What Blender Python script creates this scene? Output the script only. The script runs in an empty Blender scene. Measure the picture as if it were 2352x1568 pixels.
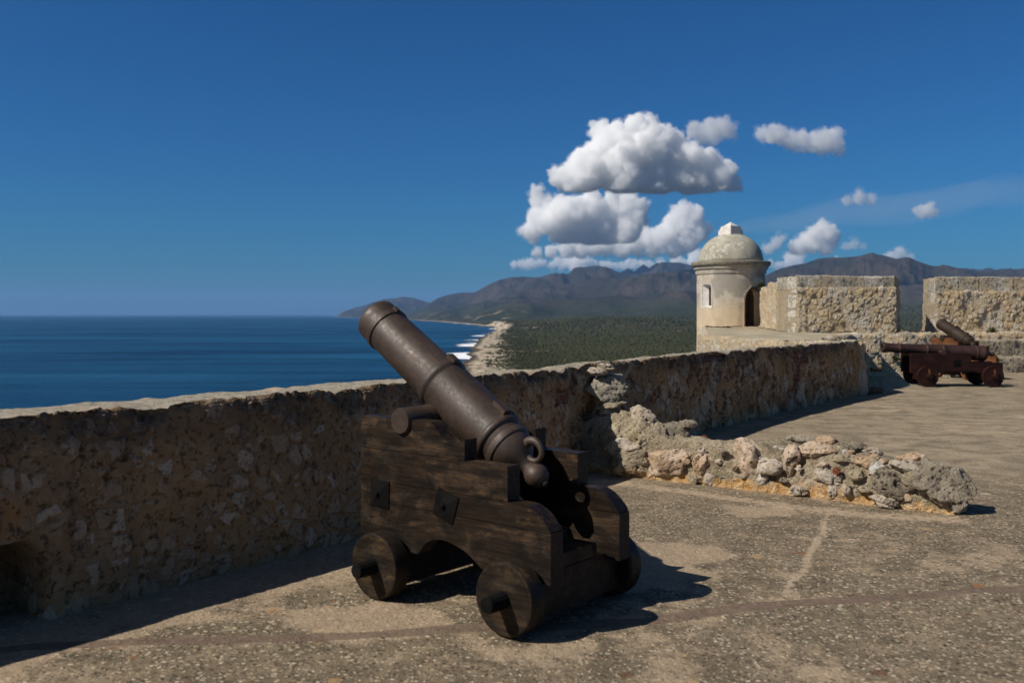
import bpy, bmesh, math, random
import numpy as np
from mathutils import Vector, Matrix, noise as MN

S = bpy.context.scene
COL = S.collection
R = random.Random(7)
EYE = 1.6            # camera height over the terrace, metres
FOC = 2156.0         # focal length in 2352-px-wide units
SEA = -62.0          # sea level

# ------------------------------------------------------------------ helpers
def tag(o, label=None, cat=None, group=None, kind=None):
    if label: o['label'] = label
    if cat: o['category'] = cat
    if group: o['group'] = group
    if kind: o['kind'] = kind
    return o

def mesh_obj(name, verts, faces, mat=None, parent=None, smooth=True):
    me = bpy.data.meshes.new(name)
    me.from_pydata([tuple(v) for v in verts], [], [tuple(f) for f in faces])
    me.update()
    if smooth:
        me.polygons.foreach_set('use_smooth', [True] * len(me.polygons))
    o = bpy.data.objects.new(name, me)
    COL.objects.link(o)
    if mat: me.materials.append(mat)
    if parent: o.parent = parent
    return o

def np_mesh(name, V, F, mat=None, parent=None, smooth=True):
    """fast path: V (n,3) array, F (m,k) int array"""
    me = bpy.data.meshes.new(name)
    n, (m, k) = len(V), F.shape
    me.vertices.add(n); me.vertices.foreach_set('co', np.asarray(V, np.float32).ravel())
    me.loops.add(m * k); me.loops.foreach_set('vertex_index', F.astype(np.int32).ravel())
    me.polygons.add(m)
    me.polygons.foreach_set('loop_start', np.arange(0, m * k, k, dtype=np.int32))
    me.polygons.foreach_set('loop_total', np.full(m, k, np.int32))
    me.polygons.foreach_set('use_smooth', np.full(m, smooth, bool))
    me.update(calc_edges=True); me.validate()
    o = bpy.data.objects.new(name, me); COL.objects.link(o)
    if mat: me.materials.append(mat)
    if parent: o.parent = parent
    return o

def attr(o, name, vals, kind='FLOAT'):
    a = o.data.attributes.new(name, kind, 'POINT')
    a.data.foreach_set('value' if kind == 'FLOAT' else 'vector', np.asarray(vals, np.float32).ravel())

def empty(name, loc=(0, 0, 0), rz=0.0):
    o = bpy.data.objects.new(name, None)
    o.empty_display_size = 0.2
    o.location = loc; o.rotation_euler = (0, 0, rz)
    COL.objects.link(o)
    return o

def bm_obj(name, bm, mat=None, parent=None, smooth=False, bevel=0.0, seg=2):
    if bevel:
        bmesh.ops.bevel(bm, geom=[e for e in bm.edges if e.calc_face_angle(0) > 0.5], offset=bevel,
                        segments=seg, affect='EDGES', profile=0.5, clamp_overlap=True)
    bmesh.ops.recalc_face_normals(bm, faces=bm.faces)
    me = bpy.data.meshes.new(name); bm.to_mesh(me); bm.free()
    if smooth: me.polygons.foreach_set('use_smooth', [True] * len(me.polygons))
    o = bpy.data.objects.new(name, me); COL.objects.link(o)
    if mat: me.materials.append(mat)
    if parent: o.parent = parent
    return o

def bm_box(bm, lo, hi, M=None):
    x0, y0, z0 = lo; x1, y1, z1 = hi
    P = [Vector(p) for p in ((x0,y0,z0),(x1,y0,z0),(x1,y1,z0),(x0,y1,z0),(x0,y0,z1),(x1,y0,z1),(x1,y1,z1),(x0,y1,z1))]
    if M: P = [M @ p for p in P]
    v = [bm.verts.new(p) for p in P]
    for f in ((0,3,2,1),(4,5,6,7),(0,1,5,4),(1,2,6,5),(2,3,7,6),(3,0,4,7)):
        bm.faces.new([v[i] for i in f])

def lathe(prof, n=56, M=None, close=False):
    """prof = [(axial, radius)...], spun round local X"""
    V, F = [], []
    for s, r in prof:
        for k in range(n):
            a = 2 * math.pi * k / n
            V.append(Vector((s, r * math.cos(a), r * math.sin(a))))
    m = len(prof)
    for i in range(m - 1):
        for k in range(n):
            k2 = (k + 1) % n
            F.append((i*n+k, i*n+k2, (i+1)*n+k2, (i+1)*n+k))
    if prof[0][1] > 1e-4: F.append(tuple(range(n))[::-1])
    if prof[-1][1] > 1e-4: F.append(tuple((m-1)*n + k for k in range(n)))
    if M: V = [M @ v for v in V]
    return V, F

def lathe_obj(name, prof, mat, parent, M=None, n=56, smooth=True, sharp=True):
    V, F = lathe(prof, n, M)
    o = mesh_obj(name, V, F, mat, parent, smooth)
    bm = bmesh.new(); bm.from_mesh(o.data)
    bmesh.ops.remove_doubles(bm, verts=bm.verts, dist=1e-5)
    bmesh.ops.recalc_face_normals(bm, faces=bm.faces)
    if sharp:
        for e in bm.edges:
            if e.calc_face_angle(0) > 0.7: e.smooth = False
    bm.to_mesh(o.data); bm.free()
    return o

def fbm(p, oct=4, H=1.0):
    return MN.fractal(p, H, 2.0, oct)

def smooth01(x, a, b):
    t = min(1.0, max(0.0, (x - a) / (b - a)))
    return t * t * (3 - 2 * t)

# ------------------------------------------------------------------ node helpers
class NT:
    def __init__(s, name, disp=False):
        s.m = bpy.data.materials.new(name); s.m.use_nodes = True
        s.t = s.m.node_tree; s.t.nodes.clear()
        s.out = s.t.nodes.new('ShaderNodeOutputMaterial')
        if disp: s.m.displacement_method = 'BOTH'
        s.co = None
    def n(s, typ, ins=None, **kw):
        nd = s.t.nodes.new('ShaderNode' + typ)
        for k, v in kw.items(): setattr(nd, k, v)
        for k, v in (ins or {}).items(): s.set(nd.inputs[k], v)
        return nd
    def set(s, sock, v):
        if hasattr(v, 'is_output') or isinstance(v, bpy.types.NodeSocket): s.t.links.new(v, sock)
        elif isinstance(v, (tuple, list)) and len(v) == 3 and sock.type == 'RGBA': sock.default_value = (*v, 1)
        else: sock.default_value = v
    def coord(s):
        if s.co is None: s.co = s.n('TexCoord').outputs['Object']
        return s.co
    def attr(s, name, out='Fac'):
        return s.n('Attribute', attribute_name=name).outputs[out]
    def map(s, vec, scale=(1,1,1), loc=(0,0,0), rot=(0,0,0)):
        return s.n('Mapping', {'Vector': vec, 'Scale': scale, 'Location': loc, 'Rotation': rot}).outputs[0]
    def noise(s, scale, detail=4, rough=0.55, vec=None, dist=0.0, out='Fac'):
        return s.n('TexNoise', {'Vector': vec or s.coord(), 'Scale': scale, 'Detail': detail, 'Roughness': rough, 'Distortion': dist}).outputs[out]
    def voro(s, scale, feature='F1', vec=None, out='Distance', rnd=1.0):
        return s.n('TexVoronoi', {'Vector': vec or s.coord(), 'Scale': scale, 'Randomness': rnd}, feature=feature).outputs[out]
    def math(s, op, a, b=0.0, c=0.0, clamp=False):
        nd = s.n('Math', operation=op, use_clamp=clamp)
        s.set(nd.inputs[0], a); s.set(nd.inputs[1], b)
        if len(nd.inputs) > 2: s.set(nd.inputs[2], c)
        return nd.outputs[0]
    def ramp(s, fac, stops, interp='LINEAR'):
        nd = s.n('ValToRGB', {'Fac': fac}); cr = nd.color_ramp; cr.interpolation = interp
        while len(cr.elements) < len(stops): cr.elements.new(0.5)
        for e, (p, c) in zip(cr.elements, stops):
            e.position = p
            e.color = (c, c, c, 1) if isinstance(c, (int, float)) else (*c, 1)
        return nd.outputs[0]
    def rng(s, v, a, b, lo=0.0, hi=1.0, smooth=True):
        nd = s.n('MapRange', {'Value': v, 'From Min': a, 'From Max': b, 'To Min': lo, 'To Max': hi},
                 interpolation_type='SMOOTHSTEP' if smooth else 'LINEAR')
        return nd.outputs[0]
    def mix(s, f, a, b, blend='MIX'):
        nd = s.n('Mix', data_type='RGBA', blend_type=blend)
        s.set(nd.inputs[0], f); s.set(nd.inputs[6], a); s.set(nd.inputs[7], b)
        return nd.outputs[2]
    def bump(s, h, strength=0.5, dist=0.02, normal=None):
        ins = {'Height': h, 'Strength': strength, 'Distance': dist}
        if normal is not None: ins['Normal'] = normal
        return s.n('Bump', ins).outputs[0]
    def pbr(s, col, rough=0.8, normal=None, metal=0.0, spec=0.5, **kw):
        ins = {'Base Color': col, 'Roughness': rough, 'Metallic': metal, 'Specular IOR Level': spec}
        if normal is not None: ins['Normal'] = normal
        ins.update(kw)
        b = s.n('BsdfPrincipled', ins)
        s.t.links.new(b.outputs[0], s.out.inputs['Surface'])
        return b
    def displace(s, h, scale=0.03, mid=0.0):
        d = s.n('Displacement', {'Height': h, 'Midlevel': mid, 'Scale': scale})
        s.t.links.new(d.outputs[0], s.out.inputs['Displacement'])

# ------------------------------------------------------------------ materials
def mat_iron(name, dark, light, rust, rough=0.5, spec=.5):
    t = NT(name)
    n1 = t.noise(5, 5, 0.6); n2 = t.noise(38, 4, 0.65); n3 = t.noise(240, 2, 0.5)
    c = t.mix(t.rng(n1, .35, .7), dark, light)
    c = t.mix(t.rng(n2, .5, .75, 0, .55), c, rust)
    st = t.noise(3.0, 5, .65, t.map(t.coord(), (1, 6, 1.2)), .6); pt = t.noise(75, 4, .75)
    c = t.mix(t.rng(st, .54, .68, 0, .5), c, rust); c = t.mix(t.rng(st, .44, .32, 0, .6), c, tuple(x * .55 for x in dark))
    c = t.mix(t.rng(pt, .60, .72, 0, .6), c, tuple(x * .4 for x in dark))
    h = t.math('ADD', t.math('MULTIPLY', n2, .5), t.math('MULTIPLY', n3, .4)); h = t.math('SUBTRACT', h, t.math('MULTIPLY', t.rng(pt, .58, .72), .7))
    t.pbr(c, t.math('ADD', t.rng(n2, .3, .7, rough - .04, rough + .12), t.rng(st, .5, .7, 0, .12)), t.bump(h, .45, .003), .15, spec)
    return t.m
M_IRON = mat_iron('cast_iron_brown', (.036, .0225, .0155), (.066, .043, .031), (.080, .041, .022), .50, .55)
M_IRONDK = mat_iron('cast_iron_dark_rust', (.026, .015, .010), (.045, .028, .019), (.06, .03, .016), .6, .3)
M_IRONRED = mat_iron('cast_iron_red_rust', (.030, .0125, .009), (.054, .024, .018), (.075, .031, .019), .6)
M_BLACK = mat_iron('wrought_iron_black', (.005, .005, .005), (.010, .0095, .009), (.014, .010, .008), .80, .08)

def mat_wood(name, dark, mid, worn, wornamt=.62, rough=.5):
    t = NT(name); co = t.coord()
    n1 = t.noise(2.0, 6, .65, t.map(co, (1.3, 24, 24)), .35)
    n2 = t.noise(1.6, 6, .68, t.map(co, (2.0, 5.0, 5.0)), .5)
    n3 = t.noise(2, 4, .65, t.map(co, (3.2, 120, 120)))
    blot = t.noise(5.0, 6, .7, t.map(co, (.8, 1, 1)), .4); fine = t.noise(60, 4, .7)
    crk = t.noise(1.5, 3, .55, t.map(co, (.9, 17, 17)), .25)
    crack = t.math('MULTIPLY', t.rng(t.math('ABSOLUTE', t.math('SUBTRACT', crk, .5)), .0, .012, 1, 0), t.rng(n2, .48, .60))
    c = t.mix(t.rng(n1, .34, .68), dark, mid)
    c = t.mix(t.math('MULTIPLY', t.rng(n2, wornamt - .14, wornamt + .12), t.rng(n1, .30, .60, .3, 1)), c, worn)
    c = t.mix(t.math('MULTIPLY', t.rng(blot, .60, .70), t.rng(n1, .4, .6)), c, tuple(min(1, x * 1.35) for x in worn))
    c = t.mix(t.rng(blot, .50, .40, 0, .8), c, dark)
    c = t.mix(t.rng(n3, .52, .7, 0, .5), c, tuple(x * .35 for x in dark))
    c = t.mix(t.rng(fine, .58, .72, 0, .35), c, tuple(x * .5 for x in mid))
    c = t.mix(crack, c, (.002, .0015, .001))
    h = t.math('ADD', t.math('MULTIPLY', n1, .5), t.math('MULTIPLY', n3, .6)); h = t.math('SUBTRACT', h, t.math('MULTIPLY', crack, 1.5))
    t.pbr(c, t.rng(n2, .3, .7, rough - .04, rough + .16), t.bump(h, .45, .004), 0, .22)
    return t.m
M_WOOD = mat_wood('stained_dark_timber', (.0075, .0050, .0036), (.027, .0158, .0088), (.092, .052, .025), .59, .48)
M_WOODW = mat_wood('stained_wheel_timber', (.0075, .0055, .0042), (.026, .017, .0095), (.085, .050, .020), .60, .5)
M_WOODRED = mat_wood('red_brown_painted_timber', (.013, .0040, .0032), (.026, .0075, .0055), (.044, .013, .0085), .6)
M_WOODORG = mat_wood('orange_weathered_timber', (.09, .035, .012), (.14, .055, .02), (.18, .08, .03), .55, .7)

def mat_rubble(name, scale, stones, mortar, stain, disp=.03, edge=.07, cov=1.0, vec=None, pit=1.0, stain_amt=.5, fine=1.0):
    t = NT(name, True)
    co = t.attr('wc', 'Vector') if vec else t.coord()
    warp = t.noise(scale * .8, 3, .5, co, out='Color')
    w = t.n('VectorMath', {0: warp, 1: (.5, .5, .5)}, operation='SUBTRACT').outputs[0]
    w = t.n('VectorMath', {0: w, 'Scale': .55 / scale}, operation='SCALE').outputs[0]
    p = t.n('VectorMath', {0: co, 1: w}, operation='ADD').outputs[0]
    e = t.voro(scale, 'DISTANCE_TO_EDGE', p)
    cid = t.voro(scale, 'F1', p, 'Color')
    sep = t.n('SeparateColor', {'Color': cid})
    big = t.noise(1.1, 4, .6, co); mid = t.noise(scale * 3.2, 5, .62, co); fn = t.noise(scale * 14, 4, .65, co)
    has = t.math('LESS_THAN', sep.outputs[0], cov)
    sm = t.math('MULTIPLY', t.rng(t.math('ADD', e, t.math('MULTIPLY', t.math('SUBTRACT', mid, .5), .12)), edge * .45, edge * 1.5), has)
    sc = t.ramp(sep.outputs[1], stones, 'LINEAR')
    sc = t.mix(t.rng(mid, .35, .72, 0, .5), sc, t.mix(.5, sc, mortar))
    c = t.mix(sm, t.mix(t.rng(fn, .35, .7), mortar, tuple(x * .62 for x in mortar)), sc)
    c = t.mix(t.rng(big, .42, .68, 0, stain_amt), c, stain)
    pits = t.rng(t.noise(scale * 5.5, 3, .6, co, 1.2), .27, .43)
    c = t.mix(t.math('MULTIPLY', t.math('SUBTRACT', 1.0, pits), .35 * pit), c, tuple(x * .45 for x in stain))
    c = t.mix(t.rng(fn, .3, .75, 0, .35), c, tuple(min(1, x * 1.35) for x in stones[-1][1]))
    h = t.math('ADD', t.math('MULTIPLY', sm, .38), t.math('MULTIPLY', mid, 1.5))
    h = t.math('ADD', h, t.math('MULTIPLY', pits, .5 * pit))
    t.displace(h, disp, 1.0)
    b = t.bump(t.math('ADD', fn, t.math('MULTIPLY', t.noise(scale * 40, 3, .6, co), .5)), .55 * fine, .02)
    t.pbr(c, .92, b, 0, .15)
    return t, c, b

def mat_parapet():
    t = NT('old_rubble_parapet', True)
    co = t.attr('wc', 'Vector'); brickm = t.attr('brick'); cap = t.attr('cap'); old = t.attr('old'); z = t.attr('hgt')
    def warped(scale, amt):
        wv = t.noise(scale * .9, 3, .55, co, out='Color')
        w = t.n('VectorMath', {0: wv, 1: (.5, .5, .5)}, operation='SUBTRACT').outputs[0]
        w = t.n('VectorMath', {0: w, 'Scale': amt / scale}, operation='SCALE').outputs[0]
        return t.n('VectorMath', {0: co, 1: w}, operation='ADD').outputs[0]
    p = warped(8.6, .34)
    e = t.voro(8.6, 'DISTANCE_TO_EDGE', p); sep = t.n('SeparateColor', {'Color': t.voro(8.6, 'F1', p, 'Color')})
    big = t.noise(1.0, 4, .6, co); mid = t.noise(13, 5, .65, co); fn = t.noise(60, 4, .65, co); patch = t.noise(2.6, 4, .6, co)
    # share of cells that show a stone varies over the wall
    thr = t.math('ADD', t.rng(patch, .36, .64, .06, .80), t.math('MULTIPLY', t.math('SUBTRACT', 1.0, old), -.45))
    has = t.math('LESS_THAN', sep.outputs[0], thr)
    sm = t.math('MULTIPLY', t.rng(t.math('ADD', e, t.math('MULTIPLY', t.math('SUBTRACT', mid, .5), .17)), .05, .14), has)
    stone = t.ramp(sep.outputs[1], [(0, (.38, .255, .145)), (.5, (.48, .345, .215)), (1, (.58, .44, .30))])
    stone = t.mix(t.rng(fn, .42, .68, 0, .5), stone, (.22, .165, .115))
    mort = t.mix(t.rng(big, .36, .64), (.40, .235, .105), (.285, .175, .088))
    mort = t.mix(t.rng(mid, .42, .72, 0, .6), mort, (.46, .315, .175))
    mort = t.mix(t.rng(patch, .55, .7, 0, .6), mort, (.42, .21, .075))
    c = t.mix(sm, mort, stone)
    # eroded plaster over red brick, in ragged pieces
    bt = t.n('TexBrick', {'Vector': co, 'Color1': (.26, .085, .045), 'Color2': (.18, .055, .032), 'Mortar': (.24, .19, .14),
                          'Scale': 1.0, 'Mortar Size': .010, 'Brick Width': .24, 'Row Height': .075, 'Mortar Smooth': .3, 'Bias': 0.0})
    bm_ = t.math('MULTIPLY', t.rng(t.math('ADD', brickm, t.math('MULTIPLY', t.math('SUBTRACT', mid, .5), 1.3)), .38, .56), 1.0)
    c = t.mix(bm_, c, t.mix(t.rng(fn, .4, .7, 0, .6), bt.outputs['Color'], (.10, .055, .04)))
    ero = t.rng(t.noise(6.0, 6, .72, co, .3), .53, .62); new = t.math('SUBTRACT', 1.0, old)
    c = t.mix(t.math('MULTIPLY', t.rng(t.noise(3.1, 5, .65, co, .4), .50, .62), t.math('MULTIPLY', new, .75)), c, (.56, .46, .33))
    c = t.mix(t.math('MULTIPLY', ero, t.math('MULTIPLY', new, .8)), c, t.mix(t.rng(mid, .42, .58), (.17, .075, .040), (.085, .058, .038)))
    # dark holes and pitting
    pit = t.rng(t.noise(24, 5, .7, co, .15), .33, .45)
    c = t.mix(t.math('MULTIPLY', t.math('SUBTRACT', 1, pit), .55), c, (.075, .042, .022))
    pit2 = t.rng(t.noise(8.5, 5, .75, co, .3), .32, .42)
    c = t.mix(t.math('MULTIPLY', t.math('SUBTRACT', 1, pit2), .5), c, (.095, .055, .028))
    # black weathering under the coping, grey-green blotches
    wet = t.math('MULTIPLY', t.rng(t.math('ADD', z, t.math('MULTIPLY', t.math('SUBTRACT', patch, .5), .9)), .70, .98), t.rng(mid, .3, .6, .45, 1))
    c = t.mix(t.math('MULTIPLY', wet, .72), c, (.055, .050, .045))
    cc = t.mix(t.rng(mid, .35, .65), (.27, .235, .175), (.43, .38, .30)); cc = t.mix(t.rng(patch, .5, .66, 0, .6), cc, (.46, .34, .235))
    cc = t.mix(t.rng(fn, .48, .66, 0, .7), cc, (.12, .105, .082))
    capm = t.rng(t.math('ADD', cap, t.math('MULTIPLY', t.math('SUBTRACT', mid, .5), .8)), .35, .65)
    c = t.mix(capm, c, cc)
    h = t.math('ADD', t.math('MULTIPLY', sm, .55), t.math('MULTIPLY', mid, 1.0))
    h = t.math('ADD', h, t.math('MULTIPLY', pit, .6)); h = t.math('ADD', h, t.math('MULTIPLY', pit2, .8))
    h = t.math('SUBTRACT', h, t.math('MULTIPLY', bm_, .7)); h = t.math('SUBTRACT', h, t.math('MULTIPLY', t.math('MULTIPLY', ero, new), 1.1))
    h = t.math('ADD', h, t.math('MULTIPLY', t.math('MULTIPLY', bm_, bt.outputs['Fac']), -.4))
    h = t.math('MULTIPLY', h, t.math('SUBTRACT', 1.0, t.math('MULTIPLY', capm, .75)))
    t.displace(h, .017, 1.4)
    b = t.bump(t.math('ADD', fn, t.math('MULTIPLY', t.noise(190, 3, .6, co), .5)), .6, .015)
    t.pbr(c, .94, b, 0, .12)
    return t.m
M_PARAPET = mat_parapet()

M_TANRUB = mat_rubble('tan_coral_rubble', 6.4, [(0, (.58, .38, .18)), (.35, (.66, .49, .27)), (.7, (.54, .48, .39)), (1, (.74, .65, .49))],
                      (.50, .365, .21), (.54, .50, .435), .055, .10, .62, True, 1.5, .75)[0].m
def mat_coral(name, a, b, dark, lich, disp=.02, sc=9.0):
    """pitted grey-white coral limestone"""
    t = NT(name, True)
    n0 = t.noise(1.3, 3, .6); n1 = t.noise(sc * .45, 5, .65); n2 = t.noise(sc, 6, .72, dist=.3); n3 = t.noise(sc * 4.5, 4, .7); v = t.voro(sc * 2.2)
    hol = t.rng(t.math('ADD', v, t.math('MULTIPLY', t.math('SUBTRACT', n2, .5), 1.3)), .08, .34)
    c = t.mix(t.rng(n1, .38, .62), a, b)
    c = t.mix(t.rng(n0, .46, .60, 0, .6), c, lich)
    c = t.mix(t.rng(n3, .45, .70, 0, .6), c, lich)
    c = t.mix(t.rng(n2, .34, .50, .85, 0), c, dark)
    c = t.mix(t.math('MULTIPLY', t.math('SUBTRACT', 1, hol), .65), c, dark)
    h = t.math('ADD', t.math('MULTIPLY', hol, .6), t.math('MULTIPLY', n2, 1.6))
    t.displace(h, disp, 1.4)
    t.pbr(c, .93, t.bump(t.math('ADD', n3, t.math('MULTIPLY', t.noise(sc * 14, 3, .6), .6)), .8, .014), 0, .12)
    return t.m
M_QUOIN = mat_coral('grey_coral_block', (.50, .455, .385), (.66, .61, .53), (.100, .086, .068), (.32, .285, .23), .022, 9)
M_STEP = mat_coral('grey_tan_step_stone', (.36, .305, .225), (.52, .44, .33), (.085, .07, .05), (.25, .21, .15), .045, 7)
M_LUMP = mat_coral('pale_grey_pitted_masonry', (.46, .41, .33), (.60, .54, .44), (.11, .095, .075), (.36, .32, .25), .03, 13)
M_STONE_PALE = mat_coral('pale_coral_stone', (.58, .47, .36), (.66, .58, .49), (.17, .14, .11), (.42, .35, .27), .03, 12)
M_STONE_PINK = mat_coral('pink_tan_coral_stone', (.54, .39, .27), (.62, .50, .39), (.20, .14, .09), (.46, .30, .17), .028, 11)
M_STONE_GREY = mat_coral('grey_pitted_coral_stone', (.32, .265, .20), (.48, .41, .315), (.085, .068, .05), (.28, .235, .175), .045, 12)
M_STONE_YEL = mat_coral('yellow_tan_coral_stone', (.50, .40, .25), (.58, .49, .34), (.15, .12, .085), (.36, .30, .21), .035, 12)
M_WHITE = mat_coral('white_coral_stone', (.66, .63, .58), (.74, .72, .68), (.30, .28, .25), (.5, .48, .44), .02, 12)
M_BRICKRED = mat_coral('worn_red_brick', (.20, .060, .030), (.26, .088, .045), (.09, .035, .024), (.17, .052, .030), .01, 9)

def mat_coping():
    t = NT('grey_coping_stone', True); co = t.coord(); wc = t.attr('wc', 'Vector')
    n0 = t.noise(1.6, 4, .6); n1 = t.noise(5, 5, .66); n2 = t.noise(13, 6, .72); n3 = t.noise(55, 4, .7)
    x = t.n('SeparateXYZ', {0: wc}).outputs[0]
    xw = t.math('ADD', t.math('MULTIPLY', x, 1.55), t.math('MULTIPLY', t.noise(.9, 2, .5, out='Fac'), .8))
    jt = t.rng(t.math('ABSOLUTE', t.math('SUBTRACT', t.math('FRACT', xw), .5)), .0, .022, 1, 0)
    idn = t.n('TexWhiteNoise', {'W': t.math('FLOOR', t.math('ADD', xw, .5))}, noise_dimensions='1D').outputs[0]
    c = t.mix(t.rng(n1, .38, .62), (.44, .395, .325), (.64, .59, .50))
    c = t.mix(t.math('MULTIPLY', idn, .45), c, (.24, .205, .15))
    c = t.mix(t.rng(n0, .48, .60, 0, .75), c, (.52, .405, .25))
    c = t.mix(t.rng(n2, .36, .50, .85, 0), c, (.075, .068, .06))
    c = t.mix(t.rng(n3, .5, .7, 0, .5), c, (.68, .62, .52))
    c = t.mix(t.math('MULTIPLY', jt, .5), c, (.06, .05, .042))
    t.displace(t.math('SUBTRACT', t.math('MULTIPLY', n2, 1.8), t.math('MULTIPLY', jt, .6)), .035, .9)
    t.pbr(c, .93, t.bump(t.math('ADD', n3, n2), .8, .02), 0, .12)
    return t.m
M_COPING = mat_coping()

def mat_core():
    t = NT('grey_mortar_core', True)
    n1 = t.noise(3, 5, .6); n2 = t.noise(11, 5, .66); n3 = t.noise(55, 4, .7); z = t.n('SeparateXYZ', {0: t.coord()}).outputs[2]
    v = t.voro(16)
    c = t.mix(t.rng(n1, .38, .62), (.255, .205, .135), (.42, .345, .24))
    c = t.mix(t.rng(n3, .50, .68, 0, .8), c, (.50, .41, .31))
    c = t.mix(t.rng(n2, .32, .46, .85, 0), c, (.075, .066, .053))
    c = t.mix(t.math('MULTIPLY', t.rng(v, .12, .3, 1, 0), t.rng(n1, .45, .6)), c, (.52, .43, .34))
    # ochre lichen stain that has crept along the foot of the wall
    oz = t.math('ADD', z, t.math('MULTIPLY', t.math('SUBTRACT', n1, .5), -.26)); oz = t.math('ADD', oz, t.math('MULTIPLY', t.math('SUBTRACT', n2, .5), .14))
    och = t.rng(oz, .055, .105, 1, 0)
    c = t.mix(t.math('MULTIPLY', och, .92), c, t.mix(t.rng(n2, .36, .66), (.50, .27, .09), (.62, .45, .26)))
    t.displace(t.math('ADD', t.math('MULTIPLY', n2, 1.6), t.math('MULTIPLY', n1, .8)), .06, 1.2)
    t.pbr(c, .95, t.bump(t.math('ADD', n3, n2), .7, .02), 0, .1)
    return t.m
M_CORE = mat_core()

def mat_stucco():
    t = NT('cream_lime_render')
    n1 = t.noise(1.1, 4, .55, dist=.6); n2 = t.noise(3.0, 5, .6, t.map(t.coord(), (1, 1, .45))); n3 = t.noise(14, 5, .65); n4 = t.noise(70, 3, .6)
    c = t.mix(t.rng(n2, .35, .65), (.43, .37, .29), (.53, .465, .38))
    c = t.mix(t.rng(n1, .50, .57, 0, .8), c, (.27, .25, .215))
    c = t.mix(t.rng(n3, .48, .70, 0, .55), c, (.29, .24, .175))
    c = t.mix(t.rng(n3, .28, .40, .35, 0), c, (.66, .60, .51))
    z = t.n('SeparateXYZ', {0: t.coord()}).outputs[2]
    c = t.mix(t.rng(t.math('ADD', z, t.math('MULTIPLY', n2, .5)), 1.0, 1.45, .5, 0), c, (.60, .45, .27))
    t.pbr(c, .9, t.bump(t.math('ADD', n3, t.math('MULTIPLY', n4, .4)), .35, .02), 0, .15)
    return t.m
M_STUCCO = mat_stucco()
def mat_dome():
    t = NT('lichen_grey_dome_render')
    n1 = t.noise(1.6, 4, .6); n2 = t.noise(6, 6, .7, dist=.5); n3 = t.noise(26, 5, .7)
    c = t.mix(t.rng(n1, .36, .62), (.30, .275, .215), (.40, .375, .30))
    c = t.mix(t.rng(n2, .50, .66, 0, .85), c, (.60, .57, .50))
    c = t.mix(t.rng(n3, .5, .7, 0, .55), c, (.20, .19, .15))
    t.pbr(c, .93, t.bump(t.math('ADD', n2, n3), .45, .02), 0, .12)
    return t.m
M_DOME = mat_dome()
def mat_plain(name, a, b, rough=.9, sc=8):
    t = NT(name)
    n1 = t.noise(sc, 5, .6); n2 = t.noise(sc * 7, 4, .65)
    c = t.mix(t.rng(n1, .35, .65), a, b); c = t.mix(t.rng(n2, .5, .72, 0, .4), c, tuple(x * .5 for x in a))
    t.pbr(c, rough, t.bump(t.math('ADD', n1, n2), .4, .02), 0, .2)
    return t.m
M_LIMEWHITE = mat_plain('limewashed_stone', (.58, .54, .49), (.70, .66, .61), .85, 6)
M_CORNICE = mat_plain('weathered_grey_cornice', (.20, .18, .135), (.33, .29, .22), .92, 5)
M_CEMENT = mat_plain('worn_cement_top', (.29, .245, .165), (.45, .385, .28), .93, 1.6)
M_DARKSLIT = mat_plain('dark_brown_slit_panel', (.030, .016, .010), (.05, .028, .018), .8, 9)
M_BLOCKDARK = mat_plain('dark_brown_block', (.10, .06, .04), (.16, .10, .065), .9, 12)

def mat_brickwall():
    t = NT('dark_old_brick', False)
    v = t.map(t.coord(), (1, 1, 1), (0, 0, 0), (math.radians(90), 0, 0))
    bt = t.n('TexBrick', {'Vector': v, 'Color1': (.20, .08, .05), 'Color2': (.12, .05, .035), 'Mortar': (.26, .22, .18), 'Scale': 1.0,
                          'Mortar Size': .012, 'Brick Width': .22, 'Row Height': .07})
    t.pbr(t.mix(t.rng(t.noise(7), .4, .7, 0, .5), bt.outputs['Color'], (.08, .05, .04)), .9, t.bump(bt.outputs['Fac'], -.4, .01), 0, .15)
    return t.m
M_BRICKWALL = mat_brickwall()

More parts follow.
